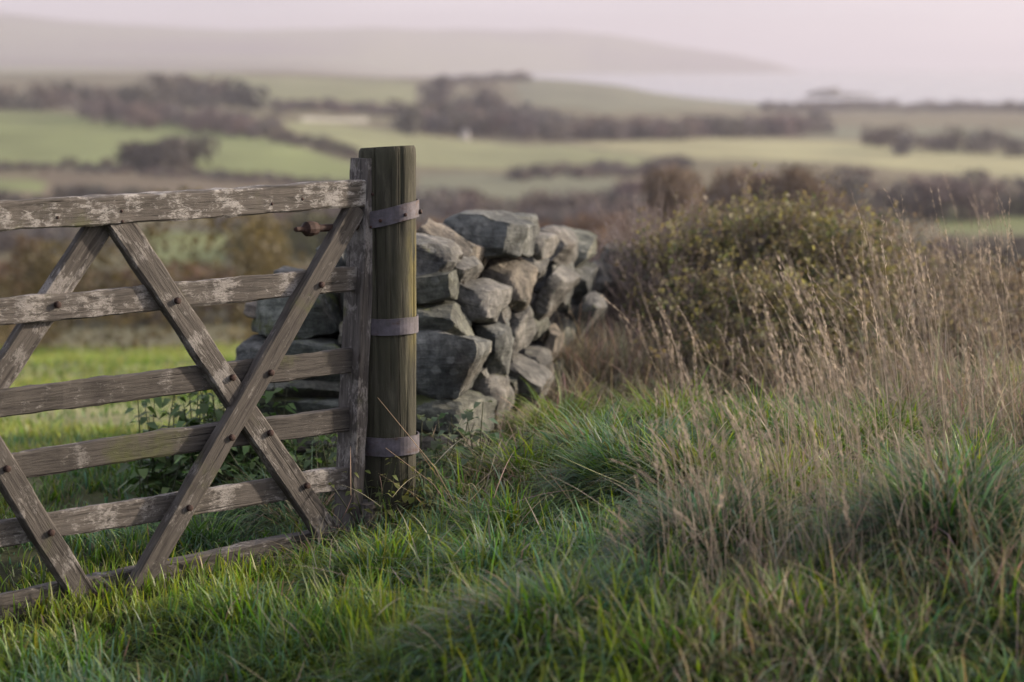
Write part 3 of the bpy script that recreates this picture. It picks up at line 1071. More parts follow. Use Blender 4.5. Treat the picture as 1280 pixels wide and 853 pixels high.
def cyl(name, p, axis, r, length, mat, parent, sides=10, r2=None, dome=0.0):
    axis = Vector(axis).normalized()
    bm = bmesh.new()
    rings_ = [(0, r), (length, r if r2 is None else r2)]
    if dome:
        rings_ += [(length + dome * .6, r * .8), (length + dome, r * .35)]
    prev = None
    first = None
    for (z, rr) in rings_:
        cur = [bm.verts.new((rr * math.cos(2 * math.pi * k / sides), rr * math.sin(2 * math.pi * k / sides), z)) for k in range(sides)]
        if prev:
            for k in range(sides):
                bm.faces.new((prev[k], prev[(k + 1) % sides], cur[(k + 1) % sides], cur[k]))
        else:
            first = cur
        prev = cur
    bm.faces.new(prev); bm.faces.new(first[::-1])
    bmesh.ops.recalc_face_normals(bm, faces=bm.faces)
    me = bpy.data.meshes.new(name)
    bm.to_mesh(me); bm.free()
    M = Matrix.Translation(Vector(p)) @ axis.to_track_quat('Z', 'Y').to_matrix().to_4x4()
    return add_obj(name, me, mat, parent, M)


def a_off(py): return 0.086 + (0.034 - 0.086) * (742 - py) / (742 - 266)
def b_off(py): return 0.034 + (0.052 - 0.034) * (py - 288) / (662 - 288)


BOLTS = [((71, 381), .015), ((221, 376), b_off(376)), ((401, 356), a_off(356)), ((290, 472), b_off(472)), ((338, 466), a_off(466)), ((337, 541), b_off(541)), ((289, 547), a_off(547)),
         ((236, 635), a_off(635)), ((383, 607), b_off(607)), ((8, 586), .049), ((63, 666), .050), ((119, 744), .052), ((183, 735), a_off(735)),
         ((152, 264), .040), ((153, 277), .040), ((72, 272), .040), ((340, 255), .040), ((378, 249), .040), ((466, 243), .048), ((464, 284), .048)]
for k, ((bx, by), off) in enumerate(BOLTS):
    p = on_gate(bx, by, off)
    small = k >= 13
    cyl('bolt', p - GNRM * 0.004, GNRM, 0.0055 if small else 0.0105, 0.005 if small else 0.014, M_RUST, gate, 8, None, 0.003)
# threaded hinge eye: rod with nut and end seen left of the stile
h1, h2 = on_gate(448, 283, 0.0), on_gate(372, 287, 0.0)
hd = (h2 - h1).normalized()
rod = cyl('hinge_rod', h1 + hd * -0.05, hd, 0.014, (h2 - h1).length * 0.70 + 0.06, M_RUST, gate, 12, 0.012)
pn = h1 + (h2 - h1) * 0.70
bmn = bmesh.new()
prof_n = [(-0.006, .013), (0.0, .021), (.022, .0255), (.042, .024), (.052, .014), (.060, .0095), (.085, .0085), (.092, .004)]
pv = None
for (z, r_) in prof_n:
    cur = [bmn.verts.new((r_ * math.cos(2 * math.pi * k / 12), r_ * math.sin(2 * math.pi * k / 12), z)) for k in range(12)]
    if pv:
        for k in range(12): bmn.faces.new((pv[k], pv[(k + 1) % 12], cur[(k + 1) % 12], cur[k]))
    pv = cur
bmn.faces.new(pv)
men = bpy.data.meshes.new('hinge_nut'); bmn.to_mesh(men); bmn.free()
add_obj('hinge_nut', men, M_RUST, gate, Matrix.Translation(pn) @ hd.to_track_quat('Z', 'Y').to_matrix().to_4x4())

# ------------------------------------------------------------------ gate post
PB = at(487, 640, 8.06)
PR = 0.0955
px0, py0 = PB.x, 8.06
pbz = gz(px0, py0)
post = empty('gate_post', (px0, py0, 0.0))
tag(post, 'round algae-stained wooden gate post with three metal bands', 'post')
sides, V, F = 110, [], []
GROOVES = [(-1.95, .15, 1.3, .007), (-1.35, .35, .95, .006), (-0.75, -.2, .6, .006), (-2.5, .5, 1.3, .006), (-1.05, .9, 1.3, .008), (-0.4, .3, 1.0, .005), (1.2, .2, 1.3, .008), (2.4, .1, .9, .007)]
zs = [pbz - 0.5, pbz - .1] + list(np.linspace(0.02, 1.16, 24)) + [1.185, 1.203, 1.213]
for i, z in enumerate(zs):
    rr = PR * (1.0 - 0.06 * max(0, (0.6 - z)) / 0.6) * (0.93 if i == len(zs) - 1 else (0.985 if i == len(zs) - 2 else 1.0))
    for k in range(sides):
        a = 2 * math.pi * k / sides
        w_ = 1 + 0.04 * mnoise.noise(Vector((math.cos(a) * 1.3, math.sin(a) * 1.3, z * .8))) + 0.016 * mnoise.noise(Vector((math.cos(a) * 6, math.sin(a) * 6, z * .7)))
        for (ga, g0, g1, gd) in GROOVES:
            da = abs((a - ga - 0.05 * math.sin(z * 4 + ga * 3) + math.pi) % (2 * math.pi) - math.pi)
            if g0 < z < g1: w_ -= gd / PR * max(0, 1 - da / 0.06) * min(1, (z - g0) * 8, (g1 - z) * 8 + (1 if g1 > 1.2 else 0))
        top_tilt = 0.006 * math.cos(a + 0.6) if i >= len(zs) - 2 else 0
        V.append((rr * w_ * math.cos(a), rr * w_ * math.sin(a), z + top_tilt))
n_s = len(zs)
for i in range(n_s - 1):
    for k in range(sides):
        F.append((i * sides + k, i * sides + (k + 1) % sides, (i + 1) * sides + (k + 1) % sides, (i + 1) * sides + k))
V.append((0, 0, 1.214)); V.append((0, 0, pbz - .5))
for k in range(sides):
    F.append(((n_s - 1) * sides + k, (n_s - 1) * sides + (k + 1) % sides, len(V) - 2))
    F.append(((k + 1) % sides, k, len(V) - 1))
me = bpy.data.meshes.new('shaft'); me.from_pydata(V, [], F)
for p in me.polygons: p.use_smooth = True
me.set_sharp_from_angle(angle=R(40))
me.materials.append(M_POST)
so = bpy.data.objects.new('shaft', me); COL.objects.link(so); so.parent = post


def band(zc, hgt, tilt, rad, label, a0=0, a1=2 * math.pi, thick=0.004):
    V, F = [], []
    n = 44
    full = abs((a1 - a0) - 2 * math.pi) < 1e-6
    m = n if full else n + 1
    for i in range(m):
        a = a0 + (a1 - a0) * i / n
        wob = 0.0006 * math.sin(3 * a + zc * 9)
        for (r_, dz) in ((rad + wob, -hgt / 2), (rad + thick + wob, -hgt / 2), (rad + thick + wob, hgt / 2), (rad + wob, hgt / 2)):
            V.append((r_ * math.cos(a), r_ * math.sin(a), zc + dz + tilt * math.cos(a) + 0.0006 * math.sin(5 * a)))
    for i in range(n):
        j = (i + 1) % m
        for k in range(4):
            F.append((i * 4 + k, j * 4 + k, j * 4 + (k + 1) % 4, i * 4 + (k + 1) % 4))
    me = bpy.data.meshes.new('band'); me.from_pydata(V, [], F)
    bmm = bmesh.new(); bmm.from_mesh(me); bmesh.ops.recalc_face_normals(bmm, faces=bmm.faces); bmm.to_mesh(me); bmm.free()
    me.materials.append(M_BAND)
    o = bpy.data.objects.new('band', me); COL.objects.link(o); o.parent = post
    o['label'] = label
    return o


def z_at(py, Y=7.97):
    return at(487, py, Y).z


b1 = band(z_at(271), 0.056, 0.024, PR * 1.055, 'upper metal hinge strap, tilted up to the right')
b2 = band(z_at(409), 0.055, 0.002, PR * 1.018, 'middle metal band round the post')
b3 = band(z_at(559), 0.062, 0.002, PR * 1.018, 'lowest metal band, half hidden by leaves')
bp = Vector((px0 + PR * 1.07, py0 - .01, z_at(267)))
o = cyl('bolt', bp, Vector((1, -.2, .1)), 0.008, 0.010, M_RUST, post, 8, None, .003)
for (bx, by) in ((476, 276), (510, 269)):
    d = at(bx, by, 7.962) - Vector((px0, py0, at(bx, by, 7.962).z))
    ang = math.atan2(d.y, d.x)
    rr = PR * 1.055 + .002
    cyl('bolt', (px0 + rr * math.cos(ang), py0 + rr * math.sin(ang), at(bx, by, 7.962).z), (math.cos(ang), math.sin(ang), 0), 0.006, 0.006, M_RUST, post, 8, None, .002)

# ------------------------------------------------------------------ dry stone wall
wall_dir = Vector((0.19, 0.98, 0)).normalized()
wall = empty('dry_stone_wall', (-0.55, 9.9, 0.0))
tag(wall, 'rough dry stone wall of grey lichened boulders running back from the gate post', 'wall')


def stone_mesh(sx, sy, sz, seed, cuts=18, rough=0.030):
    rnd = random.Random(seed)
    bm = bmesh.new()
    bmesh.ops.create_cube(bm, size=2.0)
    bmesh.ops.subdivide_edges(bm, edges=bm.edges[:], cuts=11, use_grid_fill=True)
    off = Vector((rnd.uniform(-50, 50), rnd.uniform(-50, 50), rnd.uniform(-50, 50)))
    planes = []
    for k in range(cuts):
        n = Vector((rnd.gauss(0, 1), rnd.gauss(0, 1), rnd.gauss(0, .8))).normalized()
        ext = abs(n.x) + abs(n.y) + abs(n.z)
        planes.append((n, ext * rnd.uniform(0.54, 0.80)))
    for v in bm.verts:
        p = v.co.copy()
        m = max(abs(p.x), abs(p.y), abs(p.z))
        sph = p.normalized() * m * 1.18
        p = p.lerp(sph, 0.20)
        p += Vector((mnoise.noise(p * .8 + off), mnoise.noise(p * .8 + off + Vector((9, 0, 0))), mnoise.noise(p * .8 + off + Vector((0, 9, 0))))) * .13
        for (n, d) in planes:
            e = p.dot(n) - d
            if e > 0: p -= n * e * 0.985
        v.co = p
    # fit to the asked size
    mn = Vector((min(v.co[i] for v in bm.verts) for i in range(3)))
    mx = Vector((max(v.co[i] for v in bm.verts) for i in range(3)))
    S = Vector((sx, sy, sz))
    for v in bm.verts:
        for i in range(3):
            v.co[i] = ((v.co[i] - mn[i]) / (mx[i] - mn[i]) - .5) * S[i]
    mnS = min(sx, sy, sz)
    bm.normal_update()
    for v in bm.verts:
        q = v.co
        d = mnoise.fractal(q * 9 + off, 0.8, 2.1, 4) * rough * 0.45 + mnoise.fractal(Vector((q.x * 4, q.y * 4, q.z * 26)) + off, 0.9, 2.0, 2) * rough * 0.18
        v.co += v.normal * d * min(1.0, mnS / 0.12)
    me = bpy.data.meshes.new('stone')
    bm.to_mesh(me); bm.free()
    for p in me.polygons: p.use_smooth = True
    me.set_sharp_from_angle(angle=R(17))
    return me


SEED = [100]


def stone(x0, y0, x1, y1, Y, dep=0.34, tilt=0.0, mat=None, yaw=0.0, pitch=0.0):
    """stone whose outline fills the photo rectangle, its front Y metres ahead and dep deep"""
    SEED[0] += 1
    cx, cy = (x0 + x1) / 2, (y0 + y1) / 2
    c = at(cx, cy, Y + dep * 0.45)
    k = (Y + dep * .3) / FPX
    w_, h_ = (x1 - x0) * k, (y1 - y0) * k
    ct, st_ = abs(math.cos(R(tilt))), abs(math.sin(R(tilt)))
    if abs(tilt) > 1 and abs(ct * ct - st_ * st_) > .2:      # size before tilting so that the tilted outline fits
        dd = ct * ct - st_ * st_
        w2, h2 = (w_ * ct - h_ * st_) / dd, (h_ * ct - w_ * st_) / dd
        w_, h_ = max(w2, w_ * .55), max(h2, h_ * .55)
    me = stone_mesh(w_ * 1.10, dep, h_ * 1.10, SEED[0])
    rot = Matrix.Rotation(R(-10 + yaw), 4, 'Z') @ Matrix.Rotation(R(tilt), 4, 'Y') @ Matrix.Rotation(R(pitch), 4, 'X')
    m = M_STONES[SEED[0] * 7 % 4] if mat is None else (M_MOSSY if mat == 'm' else M_STONES[mat])
    return add_obj('stone', me, m, wall, Matrix.Translation(c) @ rot)


# end of the wall right of the post
stone(488, 292, 574, 352, 9.22, .36, 12, 0)
stone(480, 338, 572, 382, 9.16, .38, -6, 1)
stone(485, 376, 587, 420, 9.12, .40, 2, 1)
stone(486, 411, 606, 491, 9.06, .44, 0, 2)
stone(480, 485, 613, 545, 9.05, .42, 2, 1)
stone(478, 538, 612, 600, 9.02, .46, 0, 3)
stone(470, 588, 590, 640, 9.02, .40, 0, 1)
# second tier
stone(528, 278, 604, 332, 9.55, .36, 28, 3)
stone(556, 316, 600, 356, 9.42, .30, 18, 0)
stone(564, 348, 631, 404, 9.42, .40, 14, 0)
stone(596, 380, 641, 420, 9.62, .34, -10, 0)
stone(588, 402, 638, 470, 9.46, .40, 0, 2)
stone(596, 466, 636, 530, 9.42, .36, 4, 0)
stone(612, 520, 640, 560, 9.48, .30, 0, 3)
stone(590, 540, 625, 590, 9.40, .3, 0, 1)
# third
stone(562, 264, 662, 318, 9.80, .62, 2, 2, pitch=-2)
stone(597, 314, 676, 388, 9.86, .40, 26, 3)
stone(630, 382, 666, 436, 9.92, .40, 6, 0)
stone(616, 440, 688, 500, 9.86, .42, 30, 0)
stone(620, 462, 652, 502, 9.82, .3, 0, 1)
stone(630, 495, 646, 545, 9.86, .28, 6, 3)
stone(648, 497, 664, 545, 9.96, .28, -4, 3)
# fourth
stone(634, 266, 672, 306, 10.25, .40, 8, 2)
stone(658, 290, 692, 322, 10.35, .36, 16, 0)
stone(648, 312, 688, 354, 10.32, .36, 22, 0)
stone(660, 342, 708, 408, 10.40, .40, 34, 0)
stone(652, 386, 684, 430, 10.36, .36, 12, 1)
stone(674, 408, 704, 456, 10.50, .36, 14, 3)
stone(646, 430, 692, 466, 10.30, .40, 10, 0)
stone(674, 455, 693, 502, 10.45, .30, 4, 3)
stone(690, 450, 708, 495, 10.60, .30, 4, 1)
# fifth
stone(664, 281, 720, 332, 10.80, .44, 12, 0)
stone(682, 318, 716, 382, 10.86, .40, 4, 2)
stone(698, 368, 754, 442, 11.00, .44, 32, 0)
stone(694, 400, 722, 450, 10.85, .4, 10, 1)
# sixth and on into the dead grass
stone(698, 287, 747, 332, 11.30, .46, 10, 1)
stone(710, 327, 744, 374, 11.40, .40, 10, 2)
stone(730, 328, 772, 384, 11.70, .44, 12, 0)
stone(742, 372, 778, 430, 11.75, .44, 16, 0)
stone(724, 420, 760, 470, 11.5, .4, 8, 1)
stone(748, 306, 790, 345, 12.3, .46, 10, 1)
stone(764, 336, 806, 390, 12.5, .46, 10, 0)
# end of the wall seen through the gate, left of the post
stone(392, 290, 462, 352, 9.45, .40, -24, 2)
stone(444, 286, 512, 340, 9.50, .40, 4, 1)
stone(313, 344, 434, 426, 9.30, .42, -4, 'm')
stone(424, 340, 500, 400, 9.28, .40, 3, 1)
stone(295, 418, 352, 470, 9.26, .40, -6, 2)
stone(338, 422, 446, 472, 9.18, .44, 2, 'm')
stone(436, 396, 500, 445, 9.20, .40, 0, 1)
stone(326, 466, 440, 494, 9.14, .42, 3, 1)
stone(318, 488, 446, 524, 9.10, .44, -3, 'm')
stone(432, 440, 500, 500, 9.14, .40, 0, 'm')
stone(306, 518, 400, 566, 9.08, .44, 2, 1)
stone(392, 520, 490, 570, 9.08, .44, 0, 1)
stone(300, 562, 380, 612, 9.04, .44, 2, 'm')
stone(372, 566, 486, 620, 9.04, .44, 0, 1)
# small stones wedged into the joints, a little behind the faces
rs_ = random.Random(5)
for k in range(46):
    bx = rs_.uniform(320, 600); by = rs_.uniform(330, 590)
    if bx > 560 and by < 345: continue
    w_ = rs_.uniform(26, 46)
    stone(bx - w_ / 2, by - w_ * .32, bx + w_ / 2, by + w_ * .32, 9.34 + (590 - by) * .0006, .26, rs_.uniform(-15, 15))
for k in range(34):
    f_ = rs_.uniform(0, 1)
    bx = 590 + 160 * f_ + rs_.uniform(-10, 0); by = rs_.uniform(330 + 20 * f_, 530 - 80 * f_)
    w_ = rs_.uniform(20, 34)
    stone(bx - w_ / 2, by - w_ * .36, bx + w_ / 2, by + w_ * .36, 9.75 + 2.1 * f_, .26, rs_.uniform(-5, 25))
# earth and rubble core between the two faces
core = Acc()
cw = [(-0.93, 9.42), (-0.16, 9.42), (0.36, 12.4), (-0.30, 12.6)]
core_v, zt = [], [(-0.2, 1.0), (0.45, 0.86), (0.74, 0.6)]
for z, s in zt:
    mx_ = sum(p[0] for p in cw) / 4; my_ = sum(p[1] for p in cw) / 4
    for (x, y) in cw:
        core_v.append((mx_ + (x - mx_) * s, my_ + (y - my_) * (0.9 + .1 * s), z - (0.26 if (y > 12 and z > 0.3) else 0)))
core_q = []
for k in range(2):
    for j in range(4):
        core_q.append((k * 4 + j, k * 4 + (j + 1) % 4, k * 4 + 4 + (j + 1) % 4, k * 4 + 4 + j))
core_q.append((8, 9, 10, 11))
add_obj('rubble_core', new_mesh('rubble_core', core_v, core_q), M_CORE, wall)


# ------------------------------------------------------------------ grass
def blades(base, h, lean_az, lean, bend, width, c0, c1, segs=4):
    """ribbon blades: base (N,3), h (N,) length, lean start angle from vertical, bend extra angle at tip"""
    n = len(base)
    d = np.stack([np.cos(lean_az), np.sin(lean_az)], 1)
    fac = lean_az + RNG.uniform(0.9, 2.2, n)
    side = np.stack([np.cos(fac), np.sin(fac), np.zeros(n)], 1)
    P = base.copy()
    rows, cols = [], []
    for s in range(segs + 1):
        t = s / segs
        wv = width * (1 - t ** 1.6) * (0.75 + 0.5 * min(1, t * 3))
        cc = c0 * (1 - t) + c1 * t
        if s < segs:
            rows.append(P - side * wv[:, None] * .5); rows.append(P + side * wv[:, None] * .5)
            cols.append(cc); cols.append(cc)
        else:
            rows.append(P); cols.append(cc)
        ang = lean + bend * ((s + .5) / segs) ** 1.4
        st = (h / segs)[:, None]
        P = P + np.concatenate([d * np.sin(ang)[:, None], np.cos(ang)[:, None]], 1) * st
    k = 2 * segs + 1
    V = np.stack(rows, 1).reshape(-1, 3)
    C = np.stack(cols, 1).reshape(-1, 3)
    b = (np.arange(n) * k)[:, None]
    Q = np.concatenate([b + np.array([[2 * s, 2 * s + 1, 2 * s + 3, 2 * s + 2]]) for s in range(segs - 1)])
    T = b + np.array([[2 * segs - 2, 2 * segs - 1, 2 * segs]])
    return V, Q, T, C


PAL = {'yg': ((0.030, 0.056, 0.008), (0.200, 0.255, 0.042)),  # base, tip: dark bases paint in the shade low in the grass
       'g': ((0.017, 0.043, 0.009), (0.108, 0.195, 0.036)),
       'bg': ((0.013, 0.042, 0.020), (0.115, 0.205, 0.120)),  # blue-green, tips paled to paint in a dewy sheen
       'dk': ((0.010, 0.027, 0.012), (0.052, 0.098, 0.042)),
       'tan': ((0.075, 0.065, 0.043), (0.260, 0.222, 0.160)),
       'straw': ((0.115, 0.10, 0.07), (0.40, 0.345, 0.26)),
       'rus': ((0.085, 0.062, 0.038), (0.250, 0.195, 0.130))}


def pal(name, n, var=0.22):
    a, b = PAL[name]
    k = (1 + var * RNG.normal(size=(n, 1))).clip(.45, 1.8)
    hue = 1 + 0.10 * RNG.normal(size=(n, 3))
    return np.array(a) * k * hue, np.array(b) * k * hue


def px_of(x, y, z):
    """photo pixel of a world point (used to choose what grows where)"""
    a = PITCH
    dz = z - CAM_Z
    f = y * math.cos(a) - dz * math.sin(a)
    u = y * math.sin(a) + dz * math.cos(a)
    return 640 + x / f * FPX, 426.5 - u / f * FPX


def wall_mask(x, y):
    """True inside the wall footprint"""
    s = (y - 9.0)
    xl = -1.0 + 0.17 * s; xr = -0.16 + 0.19 * s
    return (y > 9.1) & (x > xl) & (x < xr)


lawn = Acc()
# short and medium turf over the near ground, thinned to what the view can meet
N = 150000
x = RNG.uniform(-2.4, 3.0, N); y = RNG.uniform(5.2, 12.5, N)
keep = (np.abs(x) < 0.225 * y + 0.35) & ~wall_mask(x, y)
x, y = x[keep], y[keep]
# more blades close by
keep = RNG.uniform(0, 1, len(x)) < np.clip(1.25 - (y - 5) * 0.07, .4, 1)
x, y = x[keep], y[keep]
z = hz(x, y)
qx, qy = px_of(x, y, z)
clump = fbm(x / .32, y / .32, 71)            # tuftiness
big = fbm(x / 1.2, y / 1.2, 73)
n = len(x)
# behind the gate plane the sward is short; in front left short, middle longer
behind = ((x - G0.x) * GNRM.x + (y - G0.y) * GNRM.y) < -0.02
gd = ((x - G0.x) * GNRM.x + (y - G0.y) * GNRM.y)
hgt = np.where(behind, 0.07, 0.085 + 0.06 * np.clip((qx - 250) / 450, 0, 1))
hgt = np.where((gd > -.02) & (gd < .35) & (qx < 480), hgt * .72, hgt)
hgt = hgt * (0.75 + 0.9 * np.clip(clump + 0.4, 0, 1.2)) * RNG.uniform(0.5, 1.35, n)
hgt = np.where((qx > 780) & ~behind, hgt * 0.8, hgt)
keepd = RNG.uniform(0, 1, n) < np.clip(0.55 + clump * 1.5, .12, 1) * np.where((qx > 500) & ~behind, .4, 1.0)
c0, c1 = pal('g', n)
y0, y1 = pal('yg', n); b0, b1 = pal('bg', n); t0, t1 = pal('tan', n)
pick = big + 0.25 * clump + RNG.normal(0, .16, n)
bgw = np.clip((qx - 420) / 300, 0, 1) * np.clip((qy - 560) / 120, 0, 1)
sel = pick > 0.05 + 0.22 * bgw
c0[sel], c1[sel] = y0[sel], y1[sel]
sel = pick < -0.22 + 0.30 * bgw
c0[sel], c1[sel] = b0[sel], b1[sel]
sel = RNG.uniform(0, 1, n) < 0.04 + 0.14 * np.clip((qx - 760) / 200, 0, 1)
c0[sel], c1[sel] = t0[sel], t1[sel]
az_ = RNG.uniform(0, 2 * math.pi, n)
k_ = keepd
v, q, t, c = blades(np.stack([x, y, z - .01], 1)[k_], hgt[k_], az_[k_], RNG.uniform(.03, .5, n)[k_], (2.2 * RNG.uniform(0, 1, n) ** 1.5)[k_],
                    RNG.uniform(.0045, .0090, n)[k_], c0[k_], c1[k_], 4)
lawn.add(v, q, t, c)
lo = add_obj('grass', lawn.mesh('grass'), M_GRASS)
tag(lo, 'tufted green grass in the foreground below the gate and wall', 'grass', None, 'stuff')

# pasture beyond the gate: coarse short blades to the hedge
N = 60000
y = 10.0 * (40 / 10.0) ** RNG.uniform(0, 1, N)
x = y * RNG.uniform(-0.24, -0.05, N)
m_ = ~wall_mask(x, y)
x, y = x[m_], y[m_]; n = len(x)
cl_ = fbm(x / 1.0, y / 0.8, 101)
m_ = RNG.uniform(0, 1, n) < np.clip(.45 + cl_ * 1.4, .08, 1)
x, y, cl_ = x[m_], y[m_], cl_[m_]; n = len(x)
c0, c1 = pal('g', n); y0, y1 = pal('yg', n)
sel = cl_ + RNG.normal(0, .2, n) > -0.12
c0[sel], c1[sel] = y0[sel] * np.array((1.9, 1.7, 2.6)), y1[sel] * np.array((1.35, 1.2, 2.0))
v, q, t, c = blades(np.stack([x, y, hz(x, y) - .01], 1), (0.06 + .05 * np.clip(cl_ + .3, 0, 1)) * RNG.uniform(.6, 1.3, n) * (1 + y / 60), RNG.uniform(0, 6.28, n),
                    RNG.uniform(.05, .6, n), RNG.uniform(.2, 1.2, n), 0.005 + y * 0.0005, c0, c1, 2)
po = Acc(); po.add(v, q, t, c)
tag(add_obj('pasture_grass', po.mesh('pasture_grass'), M_GRASS), 'short sunlit pasture grass behind the gate', 'grass', None, 'stuff')

# tussocks: blades droop outward over each lump
tuss = Acc()


def tussock(px, py, rad, h, nb, kinds, Y=None, c=None, bend=1.75, width=.0054):
    nb = int(nb * 1.45)
    if c is None:
        c = hit(px, py) if Y is None else np.array((ray(px, py).x / ray(px, py).y * Y, Y))
    a = RNG.uniform(0, 2 * math.pi, nb)
    u = np.sqrt(RNG.uniform(0, 1, nb))
    r = rad * u
    x = c[0] + r * np.cos(a); y = c[1] + r * np.sin(a)
    # blades hang away from the crown, some swept together in locks
    lock = 1.1 * fbm(np.cos(a) * 2 + c[0] * 7, np.sin(a) * 2 + u * 2, 131)
    az_ = a + lock * 1.4 + RNG.normal(0, .75, nb)
    hh = h * RNG.uniform(.4, 1.2, nb)
    c0 = np.zeros((nb, 3)); c1 = np.zeros((nb, 3))
    P_ = np.array([k[1] for k in kinds]); P_ = P_ / P_.sum()
    sel_ = fbm(x / .11, y / .11, 133) * .7 + RNG.uniform(0, 1, nb)
    ks = np.searchsorted(np.cumsum(P_), np.clip(sel_, 0.001, .999))
    for i, (k, _) in enumerate(kinds):
        s = ks == i
        c0[s], c1[s] = pal(k, int(s.sum()))
    v, q, t, c_ = blades(np.stack([x, y, hz(x, y) - .02], 1), hh, az_, RNG.uniform(.0, .4, nb) + 1.0 * u, bend * RNG.uniform(.3, 1.25, nb),
                         width * RNG.uniform(.6, 1.35, nb), c0, c1, 6)
    tuss.add(v, q, t, c_)


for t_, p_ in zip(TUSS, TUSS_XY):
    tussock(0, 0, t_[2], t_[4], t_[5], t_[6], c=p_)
# rank growth at the foot of gate and wall
tussock(330, 600, .22, .32, 700, [('bg', 3), ('dk', 2), ('tan', 1)], Y=8.5)
tussock(250, 650, .22, .24, 700, [('dk', 3), ('g', 3)], Y=8.0)
tussock(390, 640, .22, .34, 800, [('dk', 3), ('bg', 2), ('tan', 1.5)], Y=8.35)
tussock(392, 690, .09, .20, 260, [('tan', 4), ('g', 1)], Y=7.62)
tussock(452, 660, .08, .20, 200, [('tan', 4), ('g', 1)], Y=7.85)
for k in range(11):
    tussock(110 + k * 75 + RNG.uniform(-30, 30), 835 + RNG.uniform(-30, 25), .15, .15, 420, [('yg', 3), ('g', 3), ('bg', 1), ('tan', .2)])
for k in range(10):
    tussock(RNG.uniform(330, 640), RNG.uniform(665, 720), .12, .15, 300, [('yg', 3), ('g', 3), ('bg', 1), ('tan', .2)])
tg = add_obj('grass_tussocks', tuss.mesh('grass_tussocks'), M_GRASS)
tag(tg, 'arching grass tussocks, blue-green and yellowing, in front of the wall and bush', 'grass', None, 'stuff')

# dead matted grass: fine tan blades by the wall foot and all through the right side
dead = Acc()


def thatch(px, py, rad, h, nb, kinds=('tan',), bend=2.0, w=.0034):
    c = hit(px, py)
    r = rad * np.sqrt(RNG.uniform(0, 1, nb)); a = RNG.uniform(0, 6.28, nb)
    x = c[0] + r * np.cos(a); y = c[1] + r * np.sin(a)
    ks = RNG.integers(0, len(kinds), nb)
    c0 = np.zeros((nb, 3)); c1 = np.zeros((nb, 3))
    for i, k in enumerate(kinds):
        s = ks == i
        c0[s], c1[s] = pal(k, int(s.sum()), .3)
    v, q, t, c_ = blades(np.stack([x, y, hz(x, y) - .02], 1), h * RNG.uniform(.4, 1.3, nb), RNG.uniform(0, 6.28, nb), RNG.uniform(0, .45, nb), bend * RNG.uniform(.1, 1.1, nb),
                         w * RNG.uniform(.6, 1.4, nb), c0, c1, 5)
    dead.add(v, q, t, c_)


for (px, py, rd, h, nb, kd) in [
        (690, 520, .20, .26, 700, ('tan', 'straw')), (712, 500, .16, .30, 500, ('straw', 'tan')), (735, 494, .24, .38, 2000, ('tan', 'straw', 'straw')), (715, 500, .18, .24, 500, ('tan', 'rus')), (775, 480, .26, .32, 800, ('tan', 'rus')), (800, 520, .28, .26, 400, ('tan', 'straw')),
        (840, 490, .30, .34, 500, ('tan', 'straw')), (900, 490, .34, .30, 350, ('tan', 'straw')), (980, 500, .36, .30, 300, ('tan',)), (1060, 510, .36, .32, 300, ('tan',)),
        (1140, 515, .40, .40, 400, ('tan',)), (1220, 530, .44, .46, 450, ('tan', 'straw')), (1280, 560, .40, .46, 400, ('tan', 'straw')),
        (920, 720, .26, .26, 220, ('tan', 'straw')), (1000, 760, .30, .24, 250, ('tan', 'straw')), (1040, 830, .28, .22, 200, ('tan', 'straw')), (940, 850, .26, .2, 160, ('tan', 'straw')),
        (1100, 720, .30, .28, 200, ('tan', 'straw')), (1260, 700, .34, .36, 300, ('tan', 'straw')), (1290, 800, .30, .36, 200, ('tan', 'rus')), (620, 650, .22, .16, 500, ('rus', 'tan')), (660, 640, .2, .14, 300, ('rus',)),
        (640, 560, .16, .18, 200, ('tan', 'straw'))]:
    thatch(px, py, rd, h, nb, kd)
# broken straws lying on and between the tussocks
nb = 900
xs_ = RNG.uniform(-.6, 2.2, nb); ys_ = RNG.uniform(5.6, 10.5, nb)
m_ = ~wall_mask(xs_, ys_)
xs_, ys_ = xs_[m_], ys_[m_]; nb = len(xs_)
c0, c1 = pal('straw', nb, .3)
v, q, t, c_ = blades(np.stack([xs_, ys_, hz(xs_, ys_) + RNG.uniform(.05, .20, nb)], 1), RNG.uniform(.08, .30, nb), RNG.uniform(0, 6.28, nb), RNG.uniform(.9, 1.7, nb), RNG.uniform(-.3, .6, nb),
                     RNG.uniform(.0018, .0036, nb), c0 * 1.6, c1, 5)
dead.add(v, q, t, c_)
dg = add_obj('dead_grass', dead.mesh('dead_grass'), M_DRY)
tag(dg, 'matted tan dead grass at the wall foot and under the bush', 'grass', None, 'stuff')

# tall dry stalks with drooping seed heads
stk = Acc()


